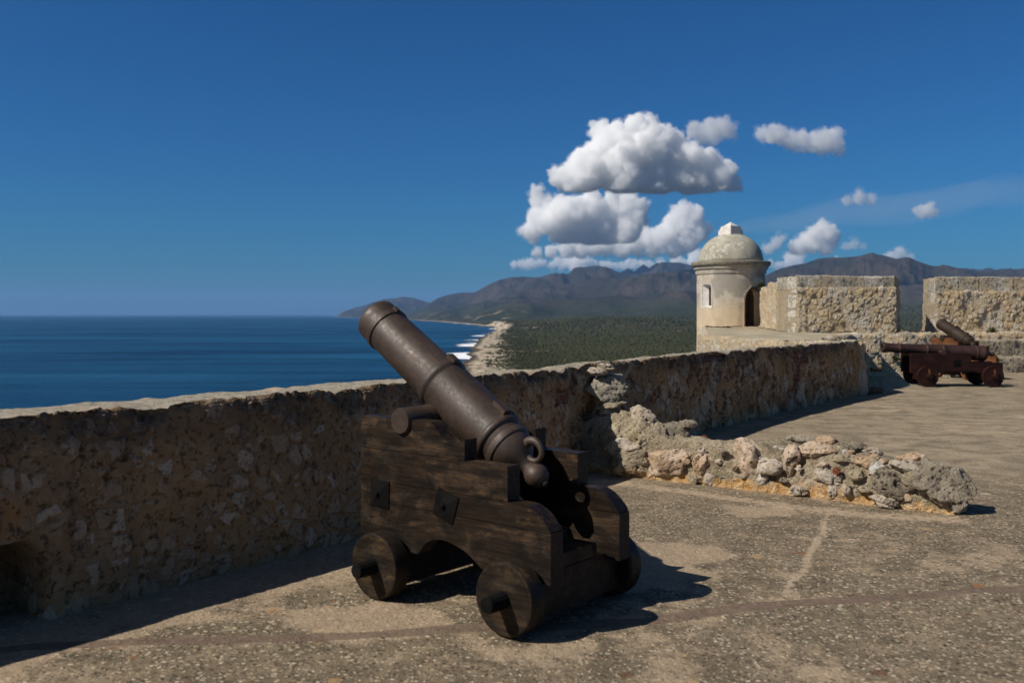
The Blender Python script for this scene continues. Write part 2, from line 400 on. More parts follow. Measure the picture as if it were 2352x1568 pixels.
def mat_floor():
    t = NT('pebble_concrete_floor')
    co = t.coord()
    sb = t.attr('seam_brown'); sp = t.attr('seam_pale'); sl = t.attr('slick'); far = t.attr('far')
    n1 = t.noise(.7, 5, .6); n2 = t.noise(3.5, 5, .62, dist=.3); n3 = t.noise(16, 5, .65); n4 = t.noise(120, 3, .6)
    warp = t.n('VectorMath', {0: co, 1: t.n('VectorMath', {0: t.noise(26, 3, .5, out='Color'), 'Scale': .03}, operation='SCALE').outputs[0]}, operation='ADD').outputs[0]
    def peb(scale, lo, hi):
        d = t.voro(scale, 'F1', warp); s = t.n('SeparateColor', {'Color': t.voro(scale, 'F1', warp, 'Color')})
        rad = t.rng(s.outputs[2], 0, 1, lo, hi, False)
        m = t.math('MULTIPLY', t.rng(t.math('DIVIDE', d, rad), .75, 1.0, 1, 0), t.math('LESS_THAN', s.outputs[0], .8))
        return m, s
    base = t.mix(t.rng(n2, .34, .66), (.150, .116, .075), (.250, .192, .124))
    base = t.mix(t.rng(n3, .46, .70, 0, .7), base, (.070, .054, .037))
    m1, s1 = peb(46, .34, .66)
    c1 = t.ramp(s1.outputs[1], [(0, (.045, .036, .026)), (.25, (.14, .108, .070)), (.5, (.26, .205, .135)), (.75, (.40, .32, .22)), (.9, (.58, .48, .345)), (1, (.15, .06, .035))])
    c = t.mix(t.math('MULTIPLY', m1, .92), base, c1)
    m2, s2 = peb(23, .16, .46)
    c2 = t.ramp(s2.outputs[1], [(0, (.065, .050, .034)), (.3, (.22, .175, .115)), (.65, (.46, .385, .275)), (.8, (.18, .10, .06)), (.92, (.26, .25, .17)), (1, (.34, .16, .07))])
    c = t.mix(t.math('MULTIPLY', m2, .85), c, c2)
    m3, s3 = peb(6.2, .08, .34)
    m3 = t.math('MULTIPLY', m3, t.math('LESS_THAN', s3.outputs[0], .30))
    c3 = t.ramp(s3.outputs[1], [(0, (.10, .06, .04)), (.35, (.30, .14, .055)), (.6, (.36, .25, .13)), (.8, (.33, .33, .22)), (1, (.5, .42, .32))])
    c = t.mix(t.math('MULTIPLY', m3, .9), c, c3)
    # smooth worn skim of mortar in patches
    skim = t.rng(t.math('ADD', sl, t.math('MULTIPLY', t.math('SUBTRACT', n2, .5), 1.5)), .42, .72)
    skim = t.math('MULTIPLY', skim, t.rng(n3, .36, .56, .55, 1))
    c = t.mix(t.math('MULTIPLY', skim, .62), c, t.mix(t.rng(n3, .4, .7), (.46, .345, .230), (.33, .240, .155)))
    pale = t.rng(t.math('ADD', sp, t.math('MULTIPLY', t.math('SUBTRACT', n3, .5), 2.0)), .42, .72)
    c = t.mix(t.math('MULTIPLY', pale, .72), c, t.mix(t.rng(n3, .35, .65), (.40, .285, .19), (.46, .355, .25)))
    brn = t.rng(t.math('ADD', sb, t.math('MULTIPLY', t.math('SUBTRACT', n3, .5), .9)), .42, .60)
    c = t.mix(t.math('MULTIPLY', brn, .8), c, t.mix(t.rng(n3, .35, .65), (.120, .082, .060), (.175, .120, .088)))
    # far part of the terrace: streaked, greyer weathering
    st = t.noise(2.6, 6, .7, t.map(co, (.85, 1.0, 1)), .4)
    fc = t.mix(t.rng(st, .36, .62), (.19, .150, .098), (.40, .325, .22))
    fc = t.mix(t.rng(n3, .5, .72, 0, .5), fc, (.42, .35, .245)); fc = t.mix(t.rng(n1, .58, .68, 0, .65), fc, (.42, .325, .215))
    c = t.mix(t.math('MULTIPLY', far, .58), c, fc)
    spot = t.rng(t.noise(7, 3, .6, dist=.4), .70, .75)
    c = t.mix(t.math('MULTIPLY', spot, .7), c, (.06, .045, .035))
    pm = t.math('ADD', t.math('MULTIPLY', m1, .5), t.math('MULTIPLY', m2, .9))
    sk = t.math('MAXIMUM', t.math('MAXIMUM', skim, pale), brn)
    h = t.math('MULTIPLY', t.math('ADD', pm, t.math('MULTIPLY', n4, .4)), t.math('SUBTRACT', 1, t.math('MULTIPLY', sk, .7)))
    h = t.math('ADD', h, t.math('MULTIPLY', n3, 1.1))
    t.pbr(c, .9, t.bump(h, .75, .014), 0, .2)
    return t.m
M_FLOOR = mat_floor()

# ------------------------------------------------------------------ terrace floor
WALL = [(-5.6, .9), (-3.62, 3.42), (-2.41, 5.02), (-1.23, 6.60), (.32, 8.9), (1.55, 10.85), (2.90, 13.05), (4.70, 15.60), (7.07, 18.70)]
def polydist(pts, x, y):
    best = 9e9; side = 0
    for (x0, y0), (x1, y1) in zip(pts[:-1], pts[1:]):
        dx, dy = x1 - x0, y1 - y0; L = dx*dx + dy*dy
        t = min(1, max(0, ((x-x0)*dx + (y-y0)*dy) / L))
        d = math.hypot(x - x0 - t*dx, y - y0 - t*dy)
        if d < best: best = d; side = (x-x0)*dy - (y-y0)*dx
    return best, side
def gnd(px, py):
    z = FOC * EYE / (py - 721.0)
    return ((px - 1176.0) / FOC * z, z)
def axis_steps(stops):
    out = [stops[0][0]]
    for (a, st), (b, _) in zip(stops[:-1], stops[1:]):
        n = max(1, round((b - a) / st)); out += [a + (b - a) * (i + 1) / n for i in range(n)]
    return out
xs = axis_steps([(-9, .4), (-3.6, .035), (5.5, .16), (20, .5), (26, 1)])
ys = axis_steps([(-7, .6), (2.6, .03), (10, .09), (20, .25), (34, 1)])
brown = [gnd(*p) for p in ((120, 1482), (420, 1468), (760, 1457), (1070, 1441), (1300, 1434), (1500, 1420), (1640, 1404), (1750, 1391), (1950, 1377), (2352, 1352))]
brown = [(brown[0][0] - 3, brown[0][1] - .9)] + brown + [(9, brown[-1][1] + 1.9)]
palel = [gnd(*p) for p in ((1905, 1168), (1890, 1220), (1850, 1290), (1800, 1375), (1780, 1392))]
palef = [gnd(*p) for p in ((1385, 1105), (1560, 1128), (1780, 1160), (1960, 1180), (2190, 1192))]
FARSIDE = [(8.0, 26.6), (11.0, 27.1), (12.2, 27.8), (16.1, 29.8), (24, 34)]
nx, ny = len(xs), len(ys)
V = np.zeros((nx * ny, 3)); keep = np.zeros(nx * ny, bool)
A = {k: np.zeros(nx * ny) for k in ('seam_brown', 'seam_pale', 'slick', 'far')}
i = 0
for y in ys:
    for x in xs:
        z = .012 * MN.noise(Vector((x * .8, y * .8, 3.1)))
        if y < 14 and -4 < x < 8: z += .005 * MN.noise(Vector((x * 5, y * 5, 1)))
        V[i] = (x, y, z)
        d, sd = polydist(WALL, x, y)
        ok = sd > 0 or d < .25
        if ok and y > 18.7: ok = x > 6.8 and (y < 29.5 or x > 10)
        keep[i] = ok and (sd > 0 or d < .25)
        if 2.4 < y < 11 and -5 < x < 7:
            jx, jy = x + .05 * MN.noise(Vector((x * 2, y * 2, 8))), y + .05 * MN.noise(Vector((x * 2, y * 2, 18)))
            A['seam_brown'][i] = 1 - smooth01(polydist(brown, jx, jy)[0], .030, .080)
            A['seam_pale'][i] = max((.78 - .25 * MN.noise(Vector((x * 3, y * 3, 4)))) * (1 - smooth01(polydist(palel, jx, jy)[0], .004, .065)), .72 * (1 - smooth01(polydist(palef, jx, jy)[0], .04, .26)))
        sk = max(.85 * (1 - smooth01(d, .35, 1.25)) if y < 9 else .3, .36 + .42 * MN.noise(Vector((x * .55, y * .75, 21))) + .12 * MN.noise(Vector((x * 1.7, y * 1.7, 5))))
        for (cx, cy, r) in ((.75, 5.75, .55), (-.75, 4.9, .5), (1.05, 6.3, .5), (3.4, 5.2, .4), (2.0, 7.6, .35), (7.8, 12.2, .9), (6.4, 11.2, .5), (9.3, 11.6, .8), (8.4, 14.5, .7)):
            sk = max(sk, .9 * (1 - smooth01(math.hypot((x - cx) * .8, (y - cy) * 1.2), r * .3, r * 1.3)))
        A['slick'][i] = sk
        A['far'][i] = smooth01(y + .4 * x * 0, 7.6, 10.5)
        i += 1
idx = np.arange(nx * ny).reshape(ny, nx)
F = np.stack([idx[:-1, :-1].ravel(), idx[:-1, 1:].ravel(), idx[1:, 1:].ravel(), idx[1:, :-1].ravel()], 1)
F = F[keep[F].all(1)]
used = np.unique(F); rem = -np.ones(nx * ny, int); rem[used] = np.arange(len(used))
floor = np_mesh('terrace_floor', V[used], rem[F], M_FLOOR)
for k in A: attr(floor, k, A[k][used])
tag(floor, kind='structure')

# ------------------------------------------------------------------ long parapet wall
def resample(path, ds_fn):
    pts = [Vector((*p, 0)) for p in path]
    out = []; s = 0.0; total = [0]
    for a, b in zip(pts[:-1], pts[1:]): total.append(total[-1] + (b - a).length)
    def at(s):
        for k in range(len(pts) - 1):
            if s <= total[k + 1] or k == len(pts) - 2:
                t = (s - total[k]) / (total[k + 1] - total[k]); return pts[k].lerp(pts[k + 1], t)
    L = total[-1]
    while s < L:
        out.append(s); s += ds_fn(at(s))
    out.append(L)
    sm = []
    for s in out:
        w = .35; p = (at(max(0, s - w)) + at(s) * 2 + at(min(L, s + w))) / 4 if 0 < s < L else at(s)
        sm.append((s, p))
    return sm, L

def parapet():
    st, L = resample(WALL, lambda p: .022 if p.y < 9 else (.03 if p.y < 14 else .045))
    H, TH = 1.075, .56
    prof = []     # (d outward, z, cap)
    n = 44
    for k in range(n): prof.append((0.0, -.08 + (H - .03 + .08) * k / (n - 1), 0))
    for d in (-.012, -.035): prof.append((d, H - .012 + (-.035 - d) * -.3, 1))
    for k in range(1, 16): prof.append((-.035 - (TH - .07) * k / 15, H, 1))
    prof += [(-TH, H - .04, 1), (-TH - .01, H * .7, 0), (-TH - .01, H * .3, 0), (-TH - .01, -1.5, 0), (-TH - .01, -14, 0)]
    m = len(prof); V = []; a = {'brick': [], 'cap': [], 'old': [], 'hgt': []}; wc = []
    bx = lambda s, z, s0, z0, hs, hz: max(0, 1 - max(abs(s - s0) / hs, abs(z - z0) / hz)) ** .5 if max(abs(s - s0) / hs, abs(z - z0) / hz) < 1 else 0
    # arclength of a station for a screen column
    for i, (s, p) in enumerate(st):
        q0, q1 = st[max(0, i - 2)][1], st[min(len(st) - 1, i + 2)][1]
        t = (q1 - q0).normalized(); nrm = Vector((t.y, -t.x, 0))
        yy = p.y
        hcr = .016 * fbm(Vector((s * 1.1, 4, 2)), 4) + .006 * MN.noise(Vector((s * 9, 1, 5)))
        crumb = max(0, fbm(Vector((s * 2.3, 9.5, 1)), 5) - .10) * .07 + .012 * abs(MN.noise(Vector((s * 9, 3, 3))))
        old = 1 - smooth01(yy, 8.6, 9.6)
        jog = -.10 * (smooth01(yy, 9.15, 9.5))           # the far stretch is set back a little
        for (d, z, cap) in prof:
            if z >= -.05 and d == 0.0:
                zf = z / H
                dd = .022 * fbm(Vector((s * 1.7, z * 2.2, 0)), 4) + .012 * MN.noise(Vector((s * 5, z * 5, 6))) + jog
                dd += .05 * (1 - zf) * 0.8                      # slight batter
                dd -= crumb * smooth01(zf, .90, 1.0) * 1.6
                # drain hole low down at the near end
                if yy < 5.2:
                    hx, hz = (s - 4.93) / .20, (z - .18) / .26
                    r = max(abs(hx), abs(hz)) if hz < 0 else math.hypot(hx, hz)
                    dd -= .42 * (1 - smooth01(r + .18 * MN.noise(Vector((s * 9, z * 9, 2))), .75, 1.05))
                    dd -= .035 * (1 - smooth01(abs(s - 5.33 - .03 * MN.noise(Vector((z * 4, 1, 1)))), .03, .09)) * smooth01(z, .2, .4)
            else:
                dd = jog
                if d < -.05: dd += -d * .42 * smooth01(yy, 6.5, 10)
            zz = z + (hcr - crumb * (1 - smooth01(-d, .03, .22))) * smooth01(z, H * .8, H)
            if cap and d < -.03 and d > -TH: zz += .012 * fbm(Vector((s * 3, d * 6, 8)), 3)
            w = p + nrm * (d + dd); V.append((w.x, w.y, zz))
            wc.append((s, zz, d + dd))
            bk = 0
            if d == 0.0 and yy > 8.6:
                bk = max(bx(s, z, 14.65, .99, .85, .065), .85 * bx(s, z, 18.25, .56, .24, .36), .95 * bx(s, z, 18.45, .88, .42, .17),
                         .9 * bx(s, z, 18.2, .20, .38, .20), .6 * bx(s, z, 14.7, .74, .8, .16), .6 * bx(s, z, 16.3, .72, .6, .13), .5 * bx(s, z, 20.4, .4, .5, .2),
                         .75 * bx(s, z, 10.3, .80, .3, .12), .65 * bx(s, z, 11.0, .5, .35, .14), .5 * bx(s, z, 12.6, .6, .5, .2))
            elif d == 0.0 and yy < 5.4:
                bk = .9 * bx(s, z, 4.72, .45, .22, .16)
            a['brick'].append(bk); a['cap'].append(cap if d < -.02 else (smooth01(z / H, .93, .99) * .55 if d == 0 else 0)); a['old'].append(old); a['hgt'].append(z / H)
    ns = len(st)
    idx = np.arange(ns * m).reshape(ns, m)
    F = np.stack([idx[:-1, :-1].ravel(), idx[1:, :-1].ravel(), idx[1:, 1:].ravel(), idx[:-1, 1:].ravel()], 1)
    V = np.array(V)
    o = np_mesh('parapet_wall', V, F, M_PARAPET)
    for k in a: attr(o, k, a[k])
    attr(o, 'wc', wc, 'FLOAT_VECTOR')
    tag(o, 'long low rubble parapet wall in shade behind the near cannon, sea beyond it', 'wall')
    return st
STATIONS = parapet()

# ------------------------------------------------------------------ cannons
def extrude_profile(bm, poly, y0, y1):
    """poly in (x,z), extruded along y"""
    a = [bm.verts.new((x, y0, z)) for x, z in poly]; b = [bm.verts.new((x, y1, z)) for x, z in poly]
    n = len(poly)
    bm.faces.new(a); bm.faces.new(b[::-1])
    for i in range(n):
        j = (i + 1) % n
        bm.faces.new((a[j], a[i], b[i], b[j]))

def interp(pts, x):
    for (x0, y0), (x1, y1) in zip(pts[:-1], pts[1:]):
        if x0 <= x <= x1: return y0 if x1 == x0 else y0 + (y1 - y0) * (x - x0) / (x1 - x0)
    return pts[0][1] if x < pts[0][0] else pts[-1][1]

def plank_polys(tops, bots, x0, x1, cuts, gap=.0016, step=.01):
    """slice a cheek outline (top / bottom curves) into horizontal planks"""
    N = int((x1 - x0) / step); xs_ = sorted(set([x0 + (x1 - x0) * i / N for i in range(N + 1)]))
    for p in tops: xs_ += [p[0] - 1e-5, p[0] + 1e-5]
    xs_ = sorted(x for x in xs_ if x0 <= x <= x1)
    out = []
    for za, zb in zip(cuts[:-1], cuts[1:]):
        run = []
        for x in xs_ + [None]:
            ok = False
            if x is not None:
                lo, hi = max(za + gap, interp(bots, x)), min(zb - gap, interp(tops, x)); ok = hi - lo > .004
            if ok: run.append((x, lo, hi))
            elif run:
                if run[-1][0] - run[0][0] > .03:
                    up = [(x, h) for x, l, h in run]; dn = [(x, l) for x, l, h in run]
                    def simp(q):
                        r = [q[0]]
                        for k in range(1, len(q) - 1):
                            (ax, ay), (bx_, by), (cx, cy) = r[-1], q[k], q[k + 1]
                            if abs((bx_-ax)*(cy-ay) - (by-ay)*(cx-ax)) > 2e-7: r.append(q[k])
                        return r + [q[-1]]
                    out.append(simp(dn) + simp(up)[::-1])
                run = []
    return out

def wheel(parent, x, y, rad, wid, side, mat, stub_r, stub_len, pin=False):
    """truck wheel; side = +1 / -1 outward along local y"""
    M = Matrix.Translation((x, y, rad)) @ Matrix.Rotation(math.pi / 2 * side, 4, 'Z')
    w = lathe_obj('wheel', [(-wid / 2, stub_r), (-wid / 2, rad - .012), (-wid / 2 + .012, rad), (wid / 2 - .012, rad), (wid / 2 - .003, rad - .004),
                            (wid / 2, rad - .012), (wid / 2 - .002, rad - .020), (wid / 2 - .002, rad * .42), (wid / 2, rad * .38), (wid / 2, stub_r)], mat, parent, M, 48)
    r = random.Random(int(x * 1000 + y * 77))
    V, F = lathe([(-wid / 2 - .02, stub_r * .97), (wid / 2 + stub_len * .5, stub_r * .95), (wid / 2 + stub_len - .006, stub_r * .91), (wid / 2 + stub_len, stub_r * .84)], 14, M)
    o = mesh_obj('axle_end', V, F, M_BLACK if not pin else M_WOODRED, w, False)
    if pin:
        bm = bmesh.new(); Mx = Matrix.Translation((x, y + side * (wid / 2 + stub_len * .55), rad + stub_r * 1.15)) @ Matrix.Rotation(.1, 4, 'Y')
        bm_box(bm, (-.014, -.012, -.02), (.014, .012, .10), Mx)
        bm_obj('linch_pin', bm, M_WOODORG, w, False, .004)
    return w

def stepped_gun(loc, rz, label, wood, elev=33.2, zb=.892, bs=1.0, M_IRON=None):
    M_IRON = M_IRON or globals()['M_IRON']
    """short carronade barrel on a high stepped carriage. Local x = towards the muzzle."""
    T0, L0 = .5, .495
    root = empty('cannon', loc, rz); tag(root, label, 'cannon')
    X = lambda t: t - T0
    tops = [(-.19, .515), (-.185, .522), (-.165, .548), (-.135, .580), (-.095, .608), (-.05, .628), (0, .638), (.089, .640), (.0901, .816), (.389, .816), (.3901, .928), (.405, .926), (.43, .905), (.46, .893), (.49, .895),
            (.53, .912), (.575, .945), (.615, .985), (.64, 1.003), (.79, 1.003), (.795, .985)]
    for k in range(11):
        a = math.pi * (k / 10); tops.append((.87 - .078 * math.cos(a), .993 - .078 * math.sin(a)))
    tops += [(.950, 1.001), (1.218, 1.000)]
    tops = sorted(tops)
    bots = [(-.19, .258), (.20, .258), (.27, .264), (.31, .292), (.35, .318), (.40, .340), (.47, .360), (.55, .371), (.62, .362), (.67, .338), (.71, .300), (.735, .266), (.75, .262), (.78, .262), (.82, .266), (.87, .282), (.92, .305), (.97, .322), (1.05, .330), (1.218, .300)]
    polys = plank_polys(tops, bots, -.19, 1.218, [.2, .515, .635, .816, 1.1])
    for sgn in (1, -1):
        bm = bmesh.new()
        for i, pl in enumerate(polys):
            inset = (.0, .0012, .0004, .002)[i % 4]
            y0, y1 = sorted((sgn * .255, sgn * (.355 - inset)))
            extrude_profile(bm, [(X(t), z) for t, z in pl], y0, y1)
        ck = bm_obj('cheek', bm, wood, root, False, .004, 1)
        for (t, z, rot) in ((1.051, .562, .03), (.526, .56, math.radians(17))):
            bm = bmesh.new(); h = .078; c = []
            for k, (sx, sz) in enumerate(((-1,-1),(1,-1),(1,1),(-1,1))):
                px, pz = sx * h, sz * h
                qx, qz = px * math.cos(rot) - pz * math.sin(rot), px * math.sin(rot) + pz * math.cos(rot)
                c.append((X(t) + qx, z + qz))
            v0 = [bm.verts.new((x, sgn * .352, zz)) for x, zz in c]; v1 = [bm.verts.new((x, sgn * .361, zz)) for x, zz in c]
            ce = bm.verts.new((X(t), sgn * .380, z))
            for k in range(4):
                j = (k + 1) % 4
                bm.faces.new((v0[k], v0[j], v1[j], v1[k])); bm.faces.new((v1[k], v1[j], ce))
            pl = bm_obj('bolt_plate', bm, M_BLACK, ck)
            lathe_obj('bolt_head', [(0, .016), (.014, .015), (.020, .009), (.021, 0)], M_BLACK, pl, Matrix.Translation((X(t), sgn * .371, z)) @ Matrix.Rotation(math.pi / 2 * sgn, 4, 'Z'), 12)
    for t in (0, .955):
        bm = bmesh.new(); bm_box(bm, (X(t) - .105, -.38, .075), (X(t) + .105, .38, .285 if t == 0 else .31))
        bm_obj('axletree', bm, wood, root, False, .008)
    bm = bmesh.new(); bm_box(bm, (X(.90), -.252, .36), (X(1.03), .252, .80)); bm_obj('transom', bm, wood, root, False, .006)
    bm = bmesh.new(); bm_box(bm, (X(-.10), -.17, .288), (X(.98), .17, .36)); bm_obj('stool_bed', bm, wood, root, False, .006)
    bm = bmesh.new(); extrude_profile(bm, [(X(.05), .363), (X(.62), .363), (X(.62), .50), (X(.05), .43)], -.11, .11); bm_obj('quoin_wedge', bm, wood, root, False, .006)
    for t in (0, .955):
        for sgn in (1, -1):
            wheel(root, X(t), sgn * .4375, .185, .115, sgn, M_WOODW if wood is M_WOOD else wood, .046, .125)
    # barrel: axis from the base ring (s = 0)
    el = math.radians(elev)
    MB = Matrix.Translation((X(.4518), 0, zb)) @ Matrix.Rotation(-el, 4, 'Y')
    prof = [(-.405, 0), (-.404, .016), (-.398, .022), (-.385, .024), (-.380, .040), (-.362, .058), (-.335, .068), (-.305, .066), (-.280, .054), (-.262, .042), (-.245, .044), (-.225, .060), (-.20, .084), (-.17, .112), (-.13, .130), (-.10, .137),
            (-.094, .146), (-.075, .149), (-.056, .146), (-.05, .139), (-.02, .145), (-.012, .158), (0, .162), (.014, .161), (.022, .153), (.04, .151), (.10, .154), (.30, .157),
            (.49, .1575), (.505, .160), (.512, .167), (.530, .169), (.548, .166), (.553, .156), (.57, .150), (.60, .1475), (.85, .142), (1.06, .1385), (1.085, .1375), (1.090, .146),
            (1.108, .1475), (1.126, .145), (1.131, .1365), (1.15, .136), (1.18, .138), (1.205, .140), (1.226, .137), (1.240, .127), (1.244, .112), (1.240, .096), (1.225, .088), (1.0, .085), (.7, .083), (.66, .05), (.65, 0)]
    if bs != 1: MB = MB @ Matrix.Diagonal((bs, 1, 1, 1))
    br = lathe_obj('barrel', prof, M_IRON, root, MB, 72)
    for sgn in (1, -1):
        M = Matrix.Translation((X(.87), 0, .993)) @ Matrix.Rotation(math.pi / 2 * sgn, 4, 'Z')
        lathe_obj('trunnion', [(.06, .082), (.15, .080), (.185, .074), (.20, .074), (.366, .074), (.373, .070), (.374, 0)], M_IRON, br, M, 32)
    # breeching loop above the knob, vent patch and sight lumps
    V, F = [], []
    nmaj, nmin = 30, 10
    for i in range(nmaj):
        a = 2 * math.pi * i / nmaj; rr = .021 + .006 * math.cos(a)
        cx, cz = -.232 + .060 * math.cos(a), .098 + .054 * math.sin(a)
        for j in range(nmin):
            b = 2 * math.pi * j / nmin
            V.append(MB @ Vector((cx + rr * math.cos(b) * math.cos(a), rr * math.sin(b), cz + rr * math.cos(b) * math.sin(a))))
    for i in range(nmaj):
        for j in range(nmin):
            i2, j2 = (i + 1) % nmaj, (j + 1) % nmin
            F.append((i*nmin+j, i2*nmin+j, i2*nmin+j2, i*nmin+j2))
    mesh_obj('breeching_ring', V, F, M_IRON, br)
    bm = bmesh.new(); bm_box(bm, (.03, -.03, .145), (.13, .03, .176), MB); bm_obj('vent_patch', bm, M_IRON, br, False, .008)
    bm = bmesh.new(); bm_box(bm, (.508, -.022, .160), (.575, .022, .186), MB); bm_obj('sight_block', bm, M_IRON, br, False, .006)
    bm = bmesh.new(); bm_box(bm, (1.085, -.014, .14), (1.128, .014, .160), MB); bm_obj('muzzle_sight', bm, M_IRON, br, False, .005)
    return root
RZ1 = math.atan2(.642, -.767)
stepped_gun((-.1107, 5.3377, .004), RZ1, 'large dark timber cannon with brown iron barrel raised, nearest the viewer in the foreground', M_WOOD)
stepped_gun((11.24, 23.3, .004), math.radians(112), 'short raised cannon on an orange timber carriage, behind the red long gun', M_WOODORG, 27, .945, .74, M_IRONDK)

def long_gun(loc, rz):
    """long gun on a low naval carriage; local x = rear axle -> muzzle"""
    root = empty('cannon', loc, rz); tag(root, 'long red brown gun lying level on a low four wheeled carriage near the far wall', 'cannon')
    tops = [(-.26, .53), (.4249, .53), (.425, .735), (1.735, .735)]
    bots = [(-.26, .33), (.10, .30), (.30, .30), (.34, .335), (1.02, .335), (1.10, .30), (1.735, .30)]
    polys = plank_polys(tops, bots, -.26, 1.735, [.25, .53, .80], .0015, .03)
    for sgn in (1, -1):
        bm = bmesh.new()
        for i, p in enumerate(polys):
            extrude_profile(bm, p, *sorted((sgn * .20, sgn * (.30 - .0012 * i))))
        ck = bm_obj('cheek', bm, M_WOODRED, root, False, .005, 1)
        bm = bmesh.new(); bm_box(bm, (.66, sgn * .298 - .008, .44), (.81, sgn * .298 + .012, .59)); pl = bm_obj('bolt_plate', bm, M_BLACK, ck, False, .006)
        lathe_obj('bolt_head', [(0, .02), (.02, .018), (.024, 0)], M_BLACK, pl, Matrix.Translation((.735, sgn * .308, .515)) @ Matrix.Rotation(math.pi / 2 * sgn, 4, 'Z'), 10)
    for t in (0, 1.41):
        bm = bmesh.new(); bm_box(bm, (t - .1, -.33, .14), (t + .1, .33, .302)); bm_obj('axletree', bm, M_WOODRED, root, False, .008)
        for sgn in (1, -1): wheel(root, t, sgn * .375, .232, .10, sgn, M_WOODRED, .055, .115, True)
    bm = bmesh.new(); bm_box(bm, (1.42, -.198, .36), (1.52, .198, .66)); bm_obj('transom', bm, M_WOODRED, root, False, .006)
    bm = bmesh.new(); bm_box(bm, (-.10, -.14, .304), (1.41, .14, .36)); bm_obj('stool_bed', bm, M_WOODRED, root, False, .006)
    bm = bmesh.new(); extrude_profile(bm, [(-.05, .363), (.5, .363), (.5, .48), (-.05, .52)], -.09, .09); bm_obj('quoin_wedge', bm, M_WOODRED, root, False, .006)
    MB = Matrix.Translation((.02, 0, .715)) @ Matrix.Rotation(-math.radians(3.6), 4, 'Y')
    prof = [(-.24, 0), (-.238, .025), (-.22, .045), (-.19, .055), (-.16, .05), (-.125, .03), (-.10, .035), (-.085, .075), (-.05, .13), (-.02, .155), (0, .172), (.03, .176), (.06, .172), (.075, .165), (.17, .163), (.178, .170), (.20, .170), (.208, .161),
            (.75, .146), (.90, .143), (.91, .150), (.93, .150), (.94, .139), (1.25, .131), (1.26, .137), (1.28, .137), (1.29, .126), (1.85, .106), (1.86, .113), (1.885, .113), (1.895, .103), (2.05, .099), (2.14, .105), (2.20, .118), (2.225, .120), (2.245, .113), (2.25, .10), (2.25, .058), (2.0, .055), (1.6, .05), (1.58, 0)]
    br = lathe_obj('barrel', prof, M_IRONRED, root, MB, 48)
    for sgn in (1, -1):
        lathe_obj('trunnion', [(.08, .06), (.19, .058), (.30, .055), (.305, 0)], M_IRONRED, br, Matrix.Translation((1.02, 0, .745)) @ Matrix.Rotation(math.pi / 2 * sgn, 4, 'Z'), 20)
    return root
long_gun((10.53, 20.92, .004), math.radians(180 - 1.5))

